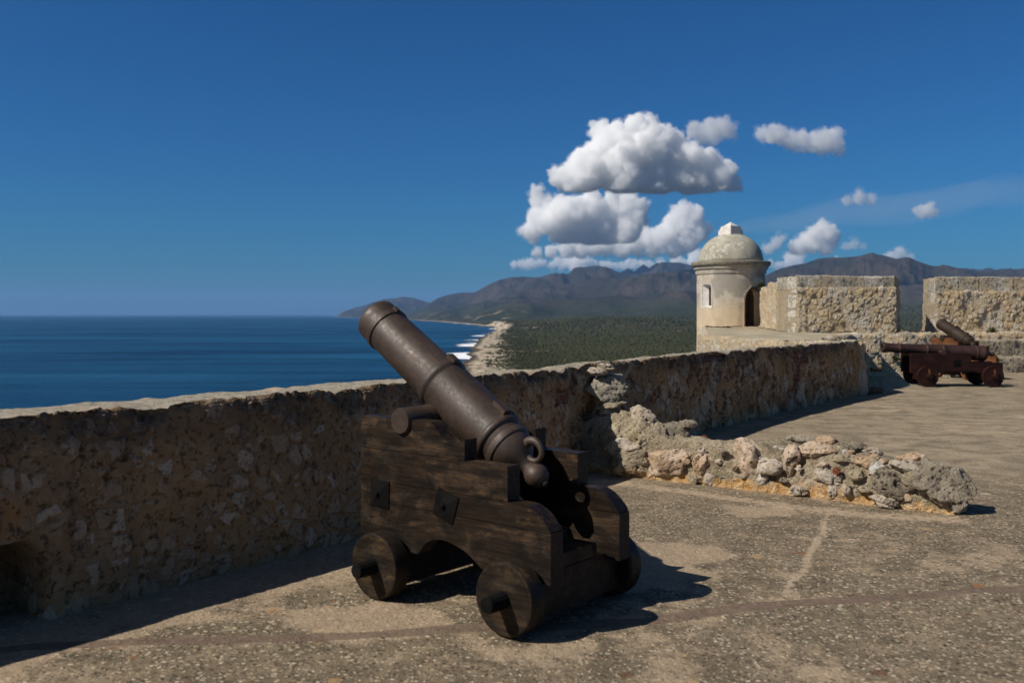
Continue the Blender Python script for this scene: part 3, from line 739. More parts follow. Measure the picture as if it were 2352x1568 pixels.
# ------------------------------------------------------------------ fort masonry
def grid_wall(name, path, z0, z1, thick, mat, ds=.06, dz=.06, rough=.05, seed=0, label=None, topfn=None, cat='wall', parent=None, z_low=None, skew=(0, 0)):
    """rubble wall whose front face follows path (front on the right of the direction of travel)"""
    pts = [Vector((*p, 0)) for p in path]; tot = [0]
    for a, b in zip(pts[:-1], pts[1:]): tot.append(tot[-1] + (b - a).length)
    L = tot[-1]; n = max(2, int(L / ds)); st = []
    for i in range(n + 1):
        s = L * i / n
        for k in range(len(pts) - 1):
            if s <= tot[k + 1] + 1e-6:
                t = (s - tot[k]) / (tot[k + 1] - tot[k]); st.append((s, pts[k].lerp(pts[k + 1], t))); break
    m = max(3, int((z1 - z0) / dz)); tk = max(2, int(thick / (ds * 1.5)))
    prof = [(0, z0 + (z1 - z0) * k / m) for k in range(m)] + [(0, z1 - .02), (-.03, z1)] + [(-.03 - (thick - .06) * k / tk, z1) for k in range(1, tk + 1)] + [(-thick, z1 - .03)] + [(-thick, z1 - (z1 - z0) * k / 4) for k in range(1, 5)]
    if z_low is not None: prof = [(0, z_low)] + prof + [(-thick, z_low)]
    V, wc = [], []
    for i, (s, p) in enumerate(st):
        q0, q1 = st[max(0, i - 1)][1], st[min(n, i + 1)][1]; t = (q1 - q0).normalized(); nr = Vector((t.y, -t.x, 0))
        drop = topfn(s, L) if topfn else 0
        for d, z in prof:
            k = smooth01(z, z0 + (z1 - z0) * .3, z1)
            zz = z - drop * k + (rough * .9 * fbm(Vector((s * 2.2, d * 2, seed + 3.3)), 5) if z > z1 - .08 else 0)
            dd = rough * fbm(Vector((s * 1.8, z * 1.8, seed)), 4) if abs(d) < .05 else 0
            f_ = s / L; w = p + nr * (d + dd) + t * (-d) * (skew[0] * max(0, 1 - s / 1.2) + skew[1] * max(0, 1 - (L - s) / 1.2))
            if i in (0, n): w += t * (rough * .8 * fbm(Vector((d * 2, z * 2, seed + 7)), 3))
            V.append((w.x, w.y, zz)); wc.append((s, zz, d))
    M_ = len(prof)
    idx = np.arange((n + 1) * M_).reshape(n + 1, M_)
    F = np.stack([idx[:-1, :-1].ravel(), idx[1:, :-1].ravel(), idx[1:, 1:].ravel(), idx[:-1, 1:].ravel()], 1)
    # end caps as narrow quads between front and back
    V = list(V); caps = []
    for i in (0, n):
        nc = 6; cols = []
        half = M_ // 2
        top_i = [j for j, (d, z) in enumerate(prof)]
        front = [j for j, (d, z) in enumerate(prof) if d == 0]
        zs = [prof[j][1] for j in front]
        for c in range(nc + 1):
            col = []
            for j, zf in zip(front, zs):
                a = Vector(V[idx[i, j]])
                if c == 0: col.append(int(idx[i, j])); continue
                # matching point on the back
                p = st[i][1]; q0, q1 = st[max(0, i - 1)][1], st[min(n, i + 1)][1]; t = (q1 - q0).normalized(); nr = Vector((t.y, -t.x, 0))
                w = a - nr * (thick * c / nc) + t * (thick * c / nc) * (skew[0] if i == 0 else skew[1]) + (t * (rough * .8 * fbm(Vector((c * .4, zf * 2, seed + 11)), 3)) if 0 < c < nc else Vector())
                V.append(tuple(w)); wc.append((st[i][0] + c * thick / nc, w.z, c)); col.append(len(V) - 1)
            cols.append(col)
        for c in range(nc):
            for j in range(len(front) - 1):
                f = (cols[c][j], cols[c + 1][j], cols[c + 1][j + 1], cols[c][j + 1])
                caps.append(f if i == n else f[::-1])
    F = np.vstack([F, np.array(caps)])
    o = np_mesh(name, np.array(V), F, mat, parent)
    bm = bmesh.new(); bm.from_mesh(o.data); bmesh.ops.recalc_face_normals(bm, faces=bm.faces); bm.to_mesh(o.data); bm.free()
    attr(o, 'wc', wc, 'FLOAT_VECTOR')
    if label: tag(o, label, cat)
    return o

def block(name, parent, c, size, rz, mat, seed, rough=.012, seg=None, shear=0.0):
    """a dressed but weathered stone: subdivided box with noise"""
    sx, sy, sz = size; st = seg or .05
    bm = bmesh.new(); bm_box(bm, (-sx/2, -sy/2, -sz/2), (sx/2, sy/2, sz/2))
    bmesh.ops.bevel(bm, geom=list(bm.edges), offset=min(.022, min(size) * .15), segments=2, affect='EDGES')
    cuts = max(1, min(14, int(max(size) / st)))
    bmesh.ops.subdivide_edges(bm, edges=[e for e in bm.edges if e.calc_length() > st * 1.6], cuts=min(cuts, 8), use_grid_fill=True)
    for v in bm.verts:
        nv = Vector([fbm(v.co * 3 + Vector((seed * 7.1, k * 13.7, 1)), 4) for k in range(3)])
        v.co += nv * rough; v.co.x += v.co.y * shear
    M = Matrix.Translation(c) @ Matrix.Rotation(rz, 4, 'Z')
    bmesh.ops.transform(bm, matrix=M, verts=bm.verts)
    return bm_obj(name, bm, mat, parent, True)

# raised stone platform between the parapet and the turret
def platform():
    poly = [(6.35, 18.62), (5.44, 18.75), (5.20, 21.0), (4.78, 23.4), (5.6, 28.0), (6.6, 32.9), (8.75, 32.9), (8.32, 31.0), (8.05, 26.9), (9.75, 26.6), (9.72, 25.45), (9.20, 25.2), (8.25, 24.0), (7.0, 20.6), (7.04, 18.76), (6.9, 18.55)]
    zt = lambda x, y: 1.03 + .11 * smooth01(y, 22, 33)
    # boundary ring with rubble faces
    ring = []
    for a, b in zip(poly, poly[1:] + poly[:1]):
        n = max(1, int(math.dist(a, b) / .07)); ring += [(a[0] + (b[0]-a[0]) * k / n, a[1] + (b[1]-a[1]) * k / n) for k in range(n)]
    zs = [-14, -2, -.3] + [k * .06 for k in range(0, 17)] + [1.0, 1.02, 1.03]; ins = {len(zs) - 2: .05, len(zs) - 1: .17, len(zs) - 3: .01}
    V, wc = [], []; n = len(ring); s = 0
    for i, (x, y) in enumerate(ring):
        x2, y2 = ring[(i + 1) % n]; x0, y0 = ring[i - 1]
        t = Vector((x2 - x0, y2 - y0)).normalized(); nr = Vector((-t.y, t.x))     # outward for this clockwise-from-above ring
        s += math.dist((x, y), (x0, y0))
        for zi, z in enumerate(zs):
            dd = .06 * fbm(Vector((x * 1.6, y * 1.6, z * 2)), 4) + .04 * MN.noise(Vector((x * 6, y * 6, z * 6))) if z > -1 else 0
            dd -= ins.get(zi, 0)
            zz = z + (zt(x, y) - 1.03 if z > .5 else 0) + (.02 * fbm(Vector((x * 3, y * 3, 5)), 3) if .9 < z < 1.03 else 0)
            V.append((x + nr.x * dd, y + nr.y * dd, zz)); wc.append((s, zz, 0))
    m = len(zs); idx = np.arange(n * m).reshape(n, m); nx2 = np.roll(idx, -1, 0)
    F = np.stack([idx[:, :-1].ravel(), nx2[:, :-1].ravel(), nx2[:, 1:].ravel(), idx[:, 1:].ravel()], 1)
    o = np_mesh('stone_platform', np.array(V), F, M_TANRUB)
    bm = bmesh.new(); bm.from_mesh(o.data); bmesh.ops.recalc_face_normals(bm, faces=bm.faces); bm.to_mesh(o.data); bm.free()
    attr(o, 'wc', wc, 'FLOAT_VECTOR')
    tag(o, 'raised flat topped stone platform leading to the domed turret doorway', 'platform')
    bm = bmesh.new(); vs = [bm.verts.new((*V[i * m + m - 1][:2], V[i * m + m - 1][2] - .0)) for i in range(n)]
    f = bm.faces.new(vs); bmesh.ops.triangulate(bm, faces=[f])
    for v in bm.verts: v.co.z = zt(v.co.x, v.co.y) + .012
    bm_obj('cement_top', bm, M_CEMENT, o, True)
platform()

def irregular_top(s, L):
    return 0
# far battlement: lower wall, merlons, pillar, steps
LOWER = [(8.2, 26.25), (11.2, 26.56), (12.4, 26.90), (16.0, 27.85), (24.5, 30.1)]
grid_wall('rampart_wall', LOWER, -.05, 1.02, 2.2, M_TANRUB, .07, .07, .06, 3, 'low rubble rampart wall carrying the two tall battlement blocks', z_low=-14)

def merlon(path, thick, z0, z1, seed, label, ends, course=.40, skew=(0, 0)):
    body = grid_wall('merlon', path, z0, z1 - course + .03, thick, M_TANRUB, .05, .05, .036, seed, label, None, 'battlement', skew=skew)
    cp = grid_wall('coping_course', path, z1 - course, z1, thick + .02, M_COPING, .04, .04, .034, seed + 5, skew=skew)
    cp.parent = body
    rr = random.Random(seed)
    for (p, t, sgn, sk) in ends:
        p, t = Vector((*p, 0)), Vector((*t, 0)).normalized(); nr = Vector((t.y, -t.x, 0)); z = z0 + .01; k = 0
        while z < z1 - course - .1:
            h = min(rr.uniform(.36, .48), z1 - course - z); w = (.62 if k % 2 else .36) * rr.uniform(.85, 1.15); dp = .55
            q = p + t * sgn * (w / 2 - .035) - nr * (dp / 2 - .004) + t * (dp / 2 * sk)
            block('quoin_block', body, (q.x, q.y, z + h / 2), (w, dp, h - .014), math.atan2(t.y, t.x), M_QUOIN, rr.random() * 50, .014, None, sk)
            z += h; k += 1
    return body
A1, A2 = (8.02, 26.40), (10.97, 26.90)
B1, B2, B3 = (12.55, 27.80), (15.8, 28.42), (24.0, 30.6)
u1 = (A2[0] - A1[0], A2[1] - A1[1]); u2 = (B2[0] - B1[0], B2[1] - B1[1])
merlon([A1, A2], 1.25, .98, 2.68, 11, 'left battlement block of tan rubble with grey corner stones, beside the domed turret', [(A2, u1, -1, .72), (A1, u1, 1, 0)], .36, (0, .72))
merlon([B1, B2, B3], 1.25, .98, 2.70, 23, 'right battlement block of rubble and grey coping running out of the picture', [(B1, u2, 1, .37)], .46, (.37, 0))
# flank of the left merlon that runs back to the turret, its top broken away
def flank_drop(s, L): return .02 + .28 * smooth01(L - s, 1.5, L) + .06 * fbm(Vector((s * 1.4, 2, 9)), 3)
grid_wall('flank_wall', [(8.74, 32.9), (8.30, 31.0), (8.05, 26.80)], .95, 2.63, .8, M_TANRUB, .06, .06, .07, 31, 'ochre sunlit rubble flank wall with broken top between turret and battlement', flank_drop)
# stub pillar where the platform meets the rampart
pil = grid_wall('stone_pillar', [(9.52, 25.28), (9.93, 25.34)], -.05, 1.0, .95, M_TANRUB, .05, .05, .05, 41, 'narrow rough stone pillar standing beside the end of the shaded parapet', cat='pillar')
for k, (z, h) in enumerate(((.08, .16), (.55, .3), (.86, .26))):
    block('quoin_block', pil, (9.74, 25.50, z + .02), (.44, .42, h), .1, M_QUOIN if k else M_BRICKRED, k * 9.1, .03)
# banquette steps on the right
def steps():
    root = empty('stone_steps', (12.6, 27.0, 0)); tag(root, 'two long grey stone steps at the foot of the right battlement', 'steps')
    M = Matrix.Translation((-12.6, -27.0, 0))
    for nm, off, z1, sd in (('upper_step', .85, .86, 51), ('lower_step', 1.55, .42, 57)):
        pts = []
        for p in LOWER[2:]:
            d = Vector((LOWER[3][0] - LOWER[2][0], LOWER[3][1] - LOWER[2][1])).normalized(); nr = Vector((d.y, -d.x))
            pts.append((p[0] + nr.x * off, p[1] + nr.y * off))
        o = grid_wall('step', pts, -.05, z1, off + .1, M_STEP, .07, .06, .05, sd)
        o.data.transform(M); o.parent = root
steps()

# ------------------------------------------------------------------ turret
def turret():
    TX, TY, RS = 7.92, 34.0, 1.205
    root = empty('sentry_turret', (TX, TY, .9)); tag(root, 'round cream sentry turret with grey dome, small window and dark arched doorway', 'turret')
    Z = lambda z: z - .9
    # shaft as a grid with real openings
    win_a = math.radians(-148); door_a = math.radians(-61)
    zs = [-14, -3] + [-.6 + .05 * k for k in range(int((3.30 + .6) / .05) + 1)]
    na = 150; V, F = [], []
    def open_at(a, z):
        da = (a - door_a + math.pi) % (2 * math.pi) - math.pi
        w = .44 / RS; zt = 2.06
        if z > 1.08 and abs(da) < w and (z < zt or math.hypot(da * RS / .44, (z - zt) / .50) < 1): return 1
        da = (a - win_a + math.pi) % (2 * math.pi) - math.pi
        if abs(da) < .235 / RS and 1.83 < z < 2.63: return 2
        return 0
    for k in range(na):
        a = 2 * math.pi * k / na
        for z in zs:
            r = RS + (.012 * fbm(Vector((math.cos(a) * 1.5, math.sin(a) * 1.5, z)), 3) if z > -1 else 0)
            V.append((r * math.cos(a), r * math.sin(a), Z(z)))
    m = len(zs)
    for k in range(na):
        for j in range(m - 1):
            am, zm = 2 * math.pi * (k + .5) / na, (zs[j] + zs[j + 1]) / 2
            if open_at(am, zm): continue
            k2 = (k + 1) % na; F.append((k*m+j, k2*m+j, k2*m+j+1, k*m+j+1))
    # inner skin
    base = len(V); ri = RS - .30; V += [(v[0] / RS * ri, v[1] / RS * ri, v[2]) for v in V[:base]]
    for k in range(na):
        for j in range(m - 1):
            am, zm = 2 * math.pi * (k + .5) / na, (zs[j] + zs[j + 1]) / 2
            if open_at(am, zm) == 1: continue
            k2 = (k + 1) % na; F.append((base+k2*m+j, base+k*m+j, base+k*m+j+1, base+k2*m+j+1))
    # reveals of the openings
    for k in range(na):
        for j in range(m - 1):
            am, zm = 2 * math.pi * (k + .5) / na, (zs[j] + zs[j + 1]) / 2
            if open_at(am, zm) != 1: continue
            k2 = (k + 1) % na
            if not open_at(am + 2*math.pi/na, zm): F.append((k2*m+j, base+k2*m+j, base+k2*m+j+1, k2*m+j+1))
            if not open_at(am - 2*math.pi/na, zm): F.append((base+k*m+j, k*m+j, k*m+j+1, base+k*m+j+1))
            if j + 2 < m and not open_at(am, (zs[j+1] + zs[j+2]) / 2): F.append((k*m+j+1, k2*m+j+1, base+k2*m+j+1, base+k*m+j+1))
    sh = mesh_obj('shaft', V, F, M_STUCCO, root)
    for p in sh.data.polygons: p.use_smooth = True
    # brick lining seen through the doorway
    M = Matrix.Rotation(door_a + math.pi / 2, 4, 'Z')
    bm = bmesh.new()
    arch = [(-.42, Z(1.06)), (-.42, Z(2.04))] + [(-.42 * math.cos(math.pi * k / 14), Z(2.04) + .48 * math.sin(math.pi * k / 14)) for k in range(1, 14)] + [(.42, Z(2.04)), (.42, Z(1.06))]
    o_ = [bm.verts.new(M @ Vector((x, -RS + .02, z))) for x, z in arch]; i_ = [bm.verts.new(M @ Vector((x, -RS + .62, z))) for x, z in arch]
    for k in range(len(arch) - 1): bm.faces.new((o_[k], o_[k+1], i_[k+1], i_[k]))
    bm_obj('doorway_lining', bm, M_BRICKWALL, root)
    # splayed window: frame reveal, sill and dark slit
    M = Matrix.Rotation(win_a + math.pi / 2, 4, 'Z')
    bm = bmesh.new()
    def ring(y, x0, x1, z0, z1): return [bm.verts.new(M @ Vector(p)) for p in ((x0, y, z0), (x1, y, z0), (x1, y, z1), (x0, y, z1))]
    a = ring(-RS + .012, -.275, .275, Z(1.80), Z(2.655)); b = ring(-RS + .012, -.245, .245, Z(1.83), Z(2.63)); c = ring(-RS + .17, -.02, .13, Z(1.90), Z(2.54)); d = ring(-RS + .10, -.285, .285, Z(1.785), Z(2.67))
    for p, q in ((a, b), (b, c), (d, a)):
        for k in range(4): bm.faces.new((p[k], p[(k+1) % 4], q[(k+1) % 4], q[k]))
    wn = bm_obj('window', bm, M_LIMEWHITE, root)
    bm = bmesh.new(); bm_box(bm, (-.04, -RS + .165, Z(1.88)), (.15, -RS + .19, Z(2.56)), M); bm_obj('slit_panel', bm, M_DARKSLIT, wn)  # dark panel added behind the opening so the slit reads dark
    # cornice mouldings
    up = Matrix.Rotation(-math.pi / 2, 4, 'Y')
    lathe_obj('cornice', [(Z(3.02), RS - .02), (Z(3.02), RS + .025), (Z(3.08), RS + .05), (Z(3.18), RS + .05), (Z(3.20), RS + .10), (Z(3.235), RS + .115), (Z(3.26), RS + .10), (Z(3.275), RS + .105), (Z(3.30), RS + .14), (Z(3.34), RS + .18), (Z(3.375), RS + .195), (Z(3.44), RS + .20), (Z(3.465), RS + .18), (Z(3.48), RS - .1), (Z(3.48), .2)], M_STUCCO, root, up, 96)
    lathe_obj('cornice_rim', [(Z(3.305), RS + .15), (Z(3.31), RS + .16), (Z(3.345), RS + .19), (Z(3.38), RS + .205), (Z(3.445), RS + .21), (Z(3.475), RS + .185), (Z(3.487), RS - .1)], M_CORNICE, root, up, 96)
    dome = []
    for k in range(19):
        th = math.pi / 2 * k / 18; dome.append((Z(3.47) + 1.04 * math.sin(th) ** 1.0, 1.15 * math.cos(th) ** .94 if k < 18 else 0))
    lathe_obj('dome', dome, M_DOME, root, up, 96, sharp=False)
    # square finial set edge-on
    bm = bmesh.new(); Mz = Matrix.Rotation(math.radians(32), 4, 'Z')
    bm_box(bm, (-.31, -.31, Z(4.36)), (.31, .31, Z(4.62)), Mz)
    bm_box(bm, (-.27, -.27, Z(4.62)), (.27, .27, Z(4.70)), Mz)
    bm_box(bm, (-.245, -.245, Z(4.70)), (.245, .245, Z(4.77)), Mz)
    for sgn in range(4):
        pass
    ap = bm.verts.new((0, 0, Z(4.93))); q = [bm.verts.new(Mz @ Vector((x, y, Z(4.772)))) for x, y in ((-.2, -.2), (.2, -.2), (.2, .2), (-.2, .2))]
    for k in range(4): bm.faces.new((q[k], q[(k+1) % 4], ap))
    bm_obj('finial', bm, M_LIMEWHITE, root, False, .012)
turret()

# ------------------------------------------------------------------ ruined cross wall
FRONT = [(.62, 9.62), (1.02, 9.30), (2.50, 8.25), (3.05, 7.80), (3.50, 7.46)]
RT = .56
def ruin():
    root_pts = [Vector((*p, 0)) for p in FRONT]
    tot = [0]
    for a, b in zip(root_pts[:-1], root_pts[1:]): tot.append(tot[-1] + (b - a).length)
    L = tot[-1]
    def at(s):
        for k in range(len(root_pts) - 1):
            if s <= tot[k + 1] + 1e-6:
                d = (root_pts[k+1] - root_pts[k]).normalized()
                return root_pts[k].lerp(root_pts[k+1], (s - tot[k]) / (tot[k+1] - tot[k])), Vector((-d.y, d.x, 0))
    hp = [(0, .50), (.45, .58), (.75, .54), (1.0, .41), (1.5, .375), (2.0, .40), (2.5, .41), (2.9, .385), (3.15, .345), (3.32, .28), (3.45, .18), (L, .06)]
    N, M_ = 150, 46
    V = []
    for i in range(N + 1):
        s = L * i / N; p, nr = at(s); h = interp(hp, s)
        for j in range(M_ + 1):
            q = j / M_
            # profile: up the front, over the top, down the back
            pr = [(0, -.12), (.02, 0), (.05, h * .6), (.12, h * .97), (.28, h), (RT - .1, h * .95), (RT - .03, h * .6), (RT, 0), (RT + .02, -.12)]
            f = q * (len(pr) - 1); k = min(int(f), len(pr) - 2); f -= k
            b, z = pr[k][0] + (pr[k+1][0] - pr[k][0]) * f, pr[k][1] + (pr[k+1][1] - pr[k][1]) * f
            w = p + nr * b; c = Vector((w.x * 4, w.y * 4, z * 5))
            a = .07 if z > -.05 else 0
            w = w + Vector((MN.noise(c), MN.noise(c + Vector((9, 0, 0))), 0)) * a * .8
            z2 = z + (a * .8 * fbm(c * .7 + Vector((3, 1, 8)), 4) if z > .05 else 0)
            V.append((w.x, w.y, z2))
    idx = np.arange((N + 1) * (M_ + 1)).reshape(N + 1, M_ + 1)
    F = np.stack([idx[:-1, :-1].ravel(), idx[:-1, 1:].ravel(), idx[1:, 1:].ravel(), idx[1:, :-1].ravel()], 1)
    F = [tuple(f) for f in F] + [tuple(int(k) for k in idx[N, ::-1]), tuple(int(k) for k in idx[0, :])]
    core = mesh_obj('ruined_wall', V, F, M_CORE)
    bm = bmesh.new(); bm.from_mesh(core.data); bmesh.ops.recalc_face_normals(bm, faces=bm.faces); bm.to_mesh(core.data); bm.free()
    tag(core, 'stub of ruined rubble wall running out across the floor from the parapet, lit by the sun', 'wall')

    def rock(name, parent, c, size, rz, mat, seed, sub=4, angular=.5, lump=.22, rg=.10):
        rr = random.Random(seed)
        bm = bmesh.new(); bmesh.ops.create_icosphere(bm, subdivisions=sub, radius=1)
        planes = [(Vector((rr.gauss(0, 1), rr.gauss(0, 1), rr.gauss(0, 1))).normalized(), rr.uniform(.55, .85)) for _ in range(int(16 * angular))]
        off = Vector((rr.random() * 50, rr.random() * 50, rr.random() * 50))
        for v in bm.verts:
            co = v.co.copy()
            for n_, d in planes:
                e = co.dot(n_) - d
                if e > 0: co -= n_ * e * .85
            co *= 1 + lump * MN.noise(co * 1.3 + off) + rg * fbm(co * 2.6 + off, 5) - rg * .5 * abs(MN.noise(co * 7 + off))
            v.co = co
        Mx = Matrix.Translation(c) @ Matrix.Rotation(rz, 4, 'Z') @ Matrix.Rotation(rr.uniform(-.25, .25), 4, 'Y') @ Matrix.Diagonal((size[0] / 2, size[1] / 2, size[2] / 2, 1))
        bmesh.ops.transform(bm, matrix=Mx, verts=bm.verts)
        return bm_obj(name, bm, mat, parent, True)
    def spot(px, py, b):
        """point of the wall seen at picture column px, b = 0 front face .. 1 back, height from py"""
        u = (px - 1176.0) / FOC; best = None
        off = [(p[0] + nr.x * RT * b, p[1] + nr.y * RT * b) for p, nr in ((at(L * k / 60)) for k in range(61))]
        for (x0, y0), (x1, y1) in zip(off[:-1], off[1:]):
            den = (x1 - x0) - u * (y1 - y0)
            if abs(den) < 1e-9: continue
            t = (u * y0 - x0) / den
            if -.02 <= t <= 1.02: best = y0 + t * (y1 - y0)
        if best is None: best = off[0][1] if u < off[0][0] / off[0][1] else off[-1][1]
        return Vector((u * best, best, EYE - (py - 721.0) * best / FOC))
    A6 = lambda x, y: ((2100 + x * .3827) / 1.6327, (1300 + y * .3827) / 1.6327)
    A7 = lambda x, y: ((2750 + x * .4039) / 1.6327, (1650 + y * .4039) / 1.6327)
    A1 = lambda x, y: ((2600 + x * .3827) / 1.6327, (1250 + y * .3827) / 1.6327)
    k6, k7 = .3827 / 1.6327, .4039 / 1.6327
    rz = math.radians(-36)
    L_ = [  # view, x, y, w, h, depth fraction, material, name
        (A6, 775, 690, 250, 190, .35, M_STONE_PALE, 'stone'), (A6, 520, 835, 215, 180, .12, M_STONE_YEL, 'stone'),
        (A6, 760, 860, 260, 270, .20, M_STONE_YEL, 'stone'), (A6, 1085, 850, 380, 270, .62, M_STONE_GREY, 'stone'),
        (A6, 1240, 760, 190, 90, .7, M_STONE_GREY, 'stone'), (A6, 600, 985, 320, 180, .05, M_STONE_PALE, 'stone'), (A6, 640, 690, 130, 140, .3, M_STONE_YEL, 'stone'),
        (A6, 660, 1140, 400, 300, .05, M_CORE, 'mortar_lump'), (A6, 960, 910, 160, 260, .35, M_CORE, 'mortar_lump'),
        (A6, 1060, 1150, 430, 280, .06, M_STONE_PINK, 'stone'), (A6, 1385, 1130, 230, 210, .05, M_STONE_PINK, 'stone'),
        (A6, 1310, 930, 190, 130, .75, M_STONE_GREY, 'stone'), (A6, 1395, 890, 90, 45, .85, M_BRICKRED, 'brick'),
        (A6, 1590, 958, 200, 75, .80, M_BRICKRED, 'brick'), (A6, 1730, 1015, 130, 90, .55, M_BRICKRED, 'brick'),
        (A6, 1380, 990, 100, 55, .45, M_STONE_PINK, 'stone'), (A6, 1460, 1290, 95, 150, .03, M_STONE_PALE, 'stone'), (A6, 1340, 1300, 180, 110, .03, M_STONE_YEL, 'stone'),
        (A6, 500, 1325, 280, 90, -.10, M_STONE_GREY, 'stone'),
        (A7, 150, 175, 380, 330, .18, M_STONE_PINK, 'stone'), (A7, 330, 250, 300, 190, .10, M_STONE_PALE, 'stone'), (A7, 250, 370, 120, 120, .03, M_STONE_PALE, 'stone'),
        (A7, 530, 190, 140, 250, .10, M_STONE_PINK, 'stone'), (A7, 740, 110, 380, 150, .28, M_STONE_PINK, 'stone'), (A7, 430, 110, 180, 110, .4, M_STONE_PALE, 'stone'),
        (A7, 1000, 190, 230, 120, .22, M_STONE_YEL, 'stone'), (A7, 1200, 205, 230, 110, .22, M_STONE_PINK, 'stone'), (A7, 960, 292, 72, 66, .02, M_BRICKRED, 'brick'),
        (A7, 1090, 62, 260, 95, .85, M_STONE_GREY, 'stone'), (A7, 1070, 122, 110, 50, .5, M_WHITE, 'stone'), (A7, 1350, 275, 170, 130, .10, M_WHITE, 'stone'), (A7, 1390, 215, 130, 90, .25, M_STONE_PINK, 'stone'),
        (A7, 1600, 250, 280, 130, .15, M_STONE_PALE, 'stone'), (A7, 1440, 400, 320, 260, .05, M_STONE_GREY, 'stone'), (A7, 1620, 368, 120, 120, .02, M_STONE_YEL, 'stone'),
        (A7, 1890, 420, 520, 400, .16, M_STONE_GREY, 'stone'), (A7, 1870, 260, 250, 90, .3, M_STONE_PINK, 'stone'), (A7, 2080, 610, 160, 170, .06, M_STONE_GREY, 'stone'),
        (A7, 1390, 560, 300, 100, -.02, M_STONE_PALE, 'stone'), (A7, 850, 350, 170, 110, .0, M_STONE_PALE, 'stone'), (A7, 920, 480, 90, 130, -.01, M_STONE_PALE, 'stone'), (A7, 1130, 330, 170, 100, .02, M_STONE_YEL, 'stone'),
        (A7, 1040, 450, 90, 110, -.01, M_STONE_PALE, 'stone'), (A7, 1200, 460, 130, 60, -.02, M_STONE_YEL, 'stone'), (A7, 600, 470, 140, 90, -.02, M_STONE_PALE, 'stone'), (A7, 605, 270, 60, 40, .03, M_STONE_PALE, 'stone'),
        (A7, 1640, 165, 260, 100, .40, M_STONE_PINK, 'stone'), (A7, 1300, 100, 190, 60, .7, M_STONE_PALE, 'stone'),
        (A1, 1300, 1045, 220, 85, .9, M_STONE_PINK, 'stone'), (A1, 1060, 1050, 260, 110, .85, M_STONE_GREY, 'stone'), (A1, 1600, 1115, 180, 90, .9, M_STONE_GREY, 'stone'),
    ]
    for i, (fn, x, y, w, h, b, mat, nm) in enumerate(L_):
        px, py = fn(x, y); k = k7 if fn is A7 else k6
        c = spot(px, py, b); sc = c.y / FOC * k
        W, Hh = w * sc, h * sc
        o = rock(nm, core, c + Vector((.35, .5, 0)) * min(W, Hh) * .26, (W * 1.22, (W + Hh) * .50, Hh * 1.22), rz, mat, 100 + i, 5 if W > .22 else 4, .9 if nm == 'stone' else .35, .24 if nm != 'brick' else .1)
    # rubble scraps pressed into the mortar
    rr = random.Random(5)
    for i in range(46):
        s = rr.uniform(.9, L - .25); p, nr = at(s); hgt = interp(hp, s)
        if rr.random() < .62: c = p + nr * .03 + Vector((0, 0, rr.uniform(.05, hgt * .85)))
        else: c = p + nr * rr.uniform(.12, RT - .1) + Vector((0, 0, hgt * .98))
        q = rr.uniform(.035, .085)
        rock('stone', core, c, (q * rr.uniform(.9, 1.6), q, q * rr.uniform(.6, 1.1)), rz, rr.choice([M_STONE_PALE, M_STONE_YEL, M_STONE_PINK, M_STONE_GREY, M_STONE_PALE]), 900 + i, 3, .6, .25)
    # lump of masonry still clinging to the parapet face
    def px3(px, py, y): return Vector(((px - 1176) / FOC * y, y, EYE - (py - 721) * y / FOC))
    ch = rock('masonry_lump', None, px3(1396, 890, 9.80), (.50, .50, .36), .5, M_LUMP, 411, 5, .8, .15, .06)
    tag(ch, 'big pitted grey lump of masonry clinging to the parapet face under its coping', 'masonry')
    for q, (a, b, w, h, mt) in enumerate(((1372, 852, .17, .10, M_STONE_PALE), (1392, 842, .20, .07, M_STONE_PALE), (1400, 930, .40, .10, M_STONE_YEL))):
        rock('stone', ch, px3(a, b, 9.72), (w, .26, h), .5, mt, 500 + q, 4, .7, .25)
    # broken lower face of the parapet behind the ruin
    for q, (a, b, w, h, y, mt) in enumerate(((1372, 985, .26, .22, 9.86, M_CORE), (1362, 1030, .30, .26, 9.74, M_CORE))):
        rock('mortar_lump', core, px3(a, b, y), (w, .3, h), .5, mt, 700 + q, 4, .6, .3)
    bl = block('stone_block', None, (7.24, 18.98, .055), (.46, .30, .12), .5, M_BLOCKDARK, 3.3, .012)
    tag(bl, 'small dark stone block on the floor at the foot of the shaded parapet corner', 'stone block')
ruin()

# ------------------------------------------------------------------ coast, plain and mountains
COAST = [(-2000, 120), (-400, 40), (150, -30), (300, -40), (1192, -60), (1374, -57), (1708, -72), (2414, -85), (3189, -69), (3516, -57), (4648, -100), (5574, -212), (6233, -338), (7703, -598), (9794, -1045), (14000, -2050), (19000, -3500), (22000, -4180), (24500, -4600), (25600, -3500), (26500, 2000), (40000, 9000)]
def coast_x(Z):
    return interp(COAST, Z) + (14 * fbm(Vector((Z / 260, 2, 1)), 4) + .012 * Z * MN.noise(Vector((Z / 1500, 7, 3))) * min(1, Z / 3000) if Z > 200 else 0)
U = lambda px: (px - 1176.0) / FOC
R0 = [(700, 728), (765, 727), (785, 712), (810, 706), (840, 700), (860, 690), (880, 683), (905, 685), (925, 681), (950, 684), (975, 692), (1000, 699), (1060, 712), (1200, 730), (1260, 780)]
R1 = [(900, 780), (930, 728), (960, 712), (985, 697), (1005, 685), (1030, 677), (1060, 672), (1090, 672), (1120, 655), (1150, 642), (1180, 636), (1220, 632), (1260, 629), (1290, 624), (1310, 617), (1345, 611), (1370, 610), (1395, 614), (1420, 625),
      (1450, 630), (1600, 626), (1760, 640), (1800, 622), (1840, 616), (1900, 600), (2000, 598), (2100, 606), (2200, 616), (2352, 616), (2600, 610), (2900, 640)]
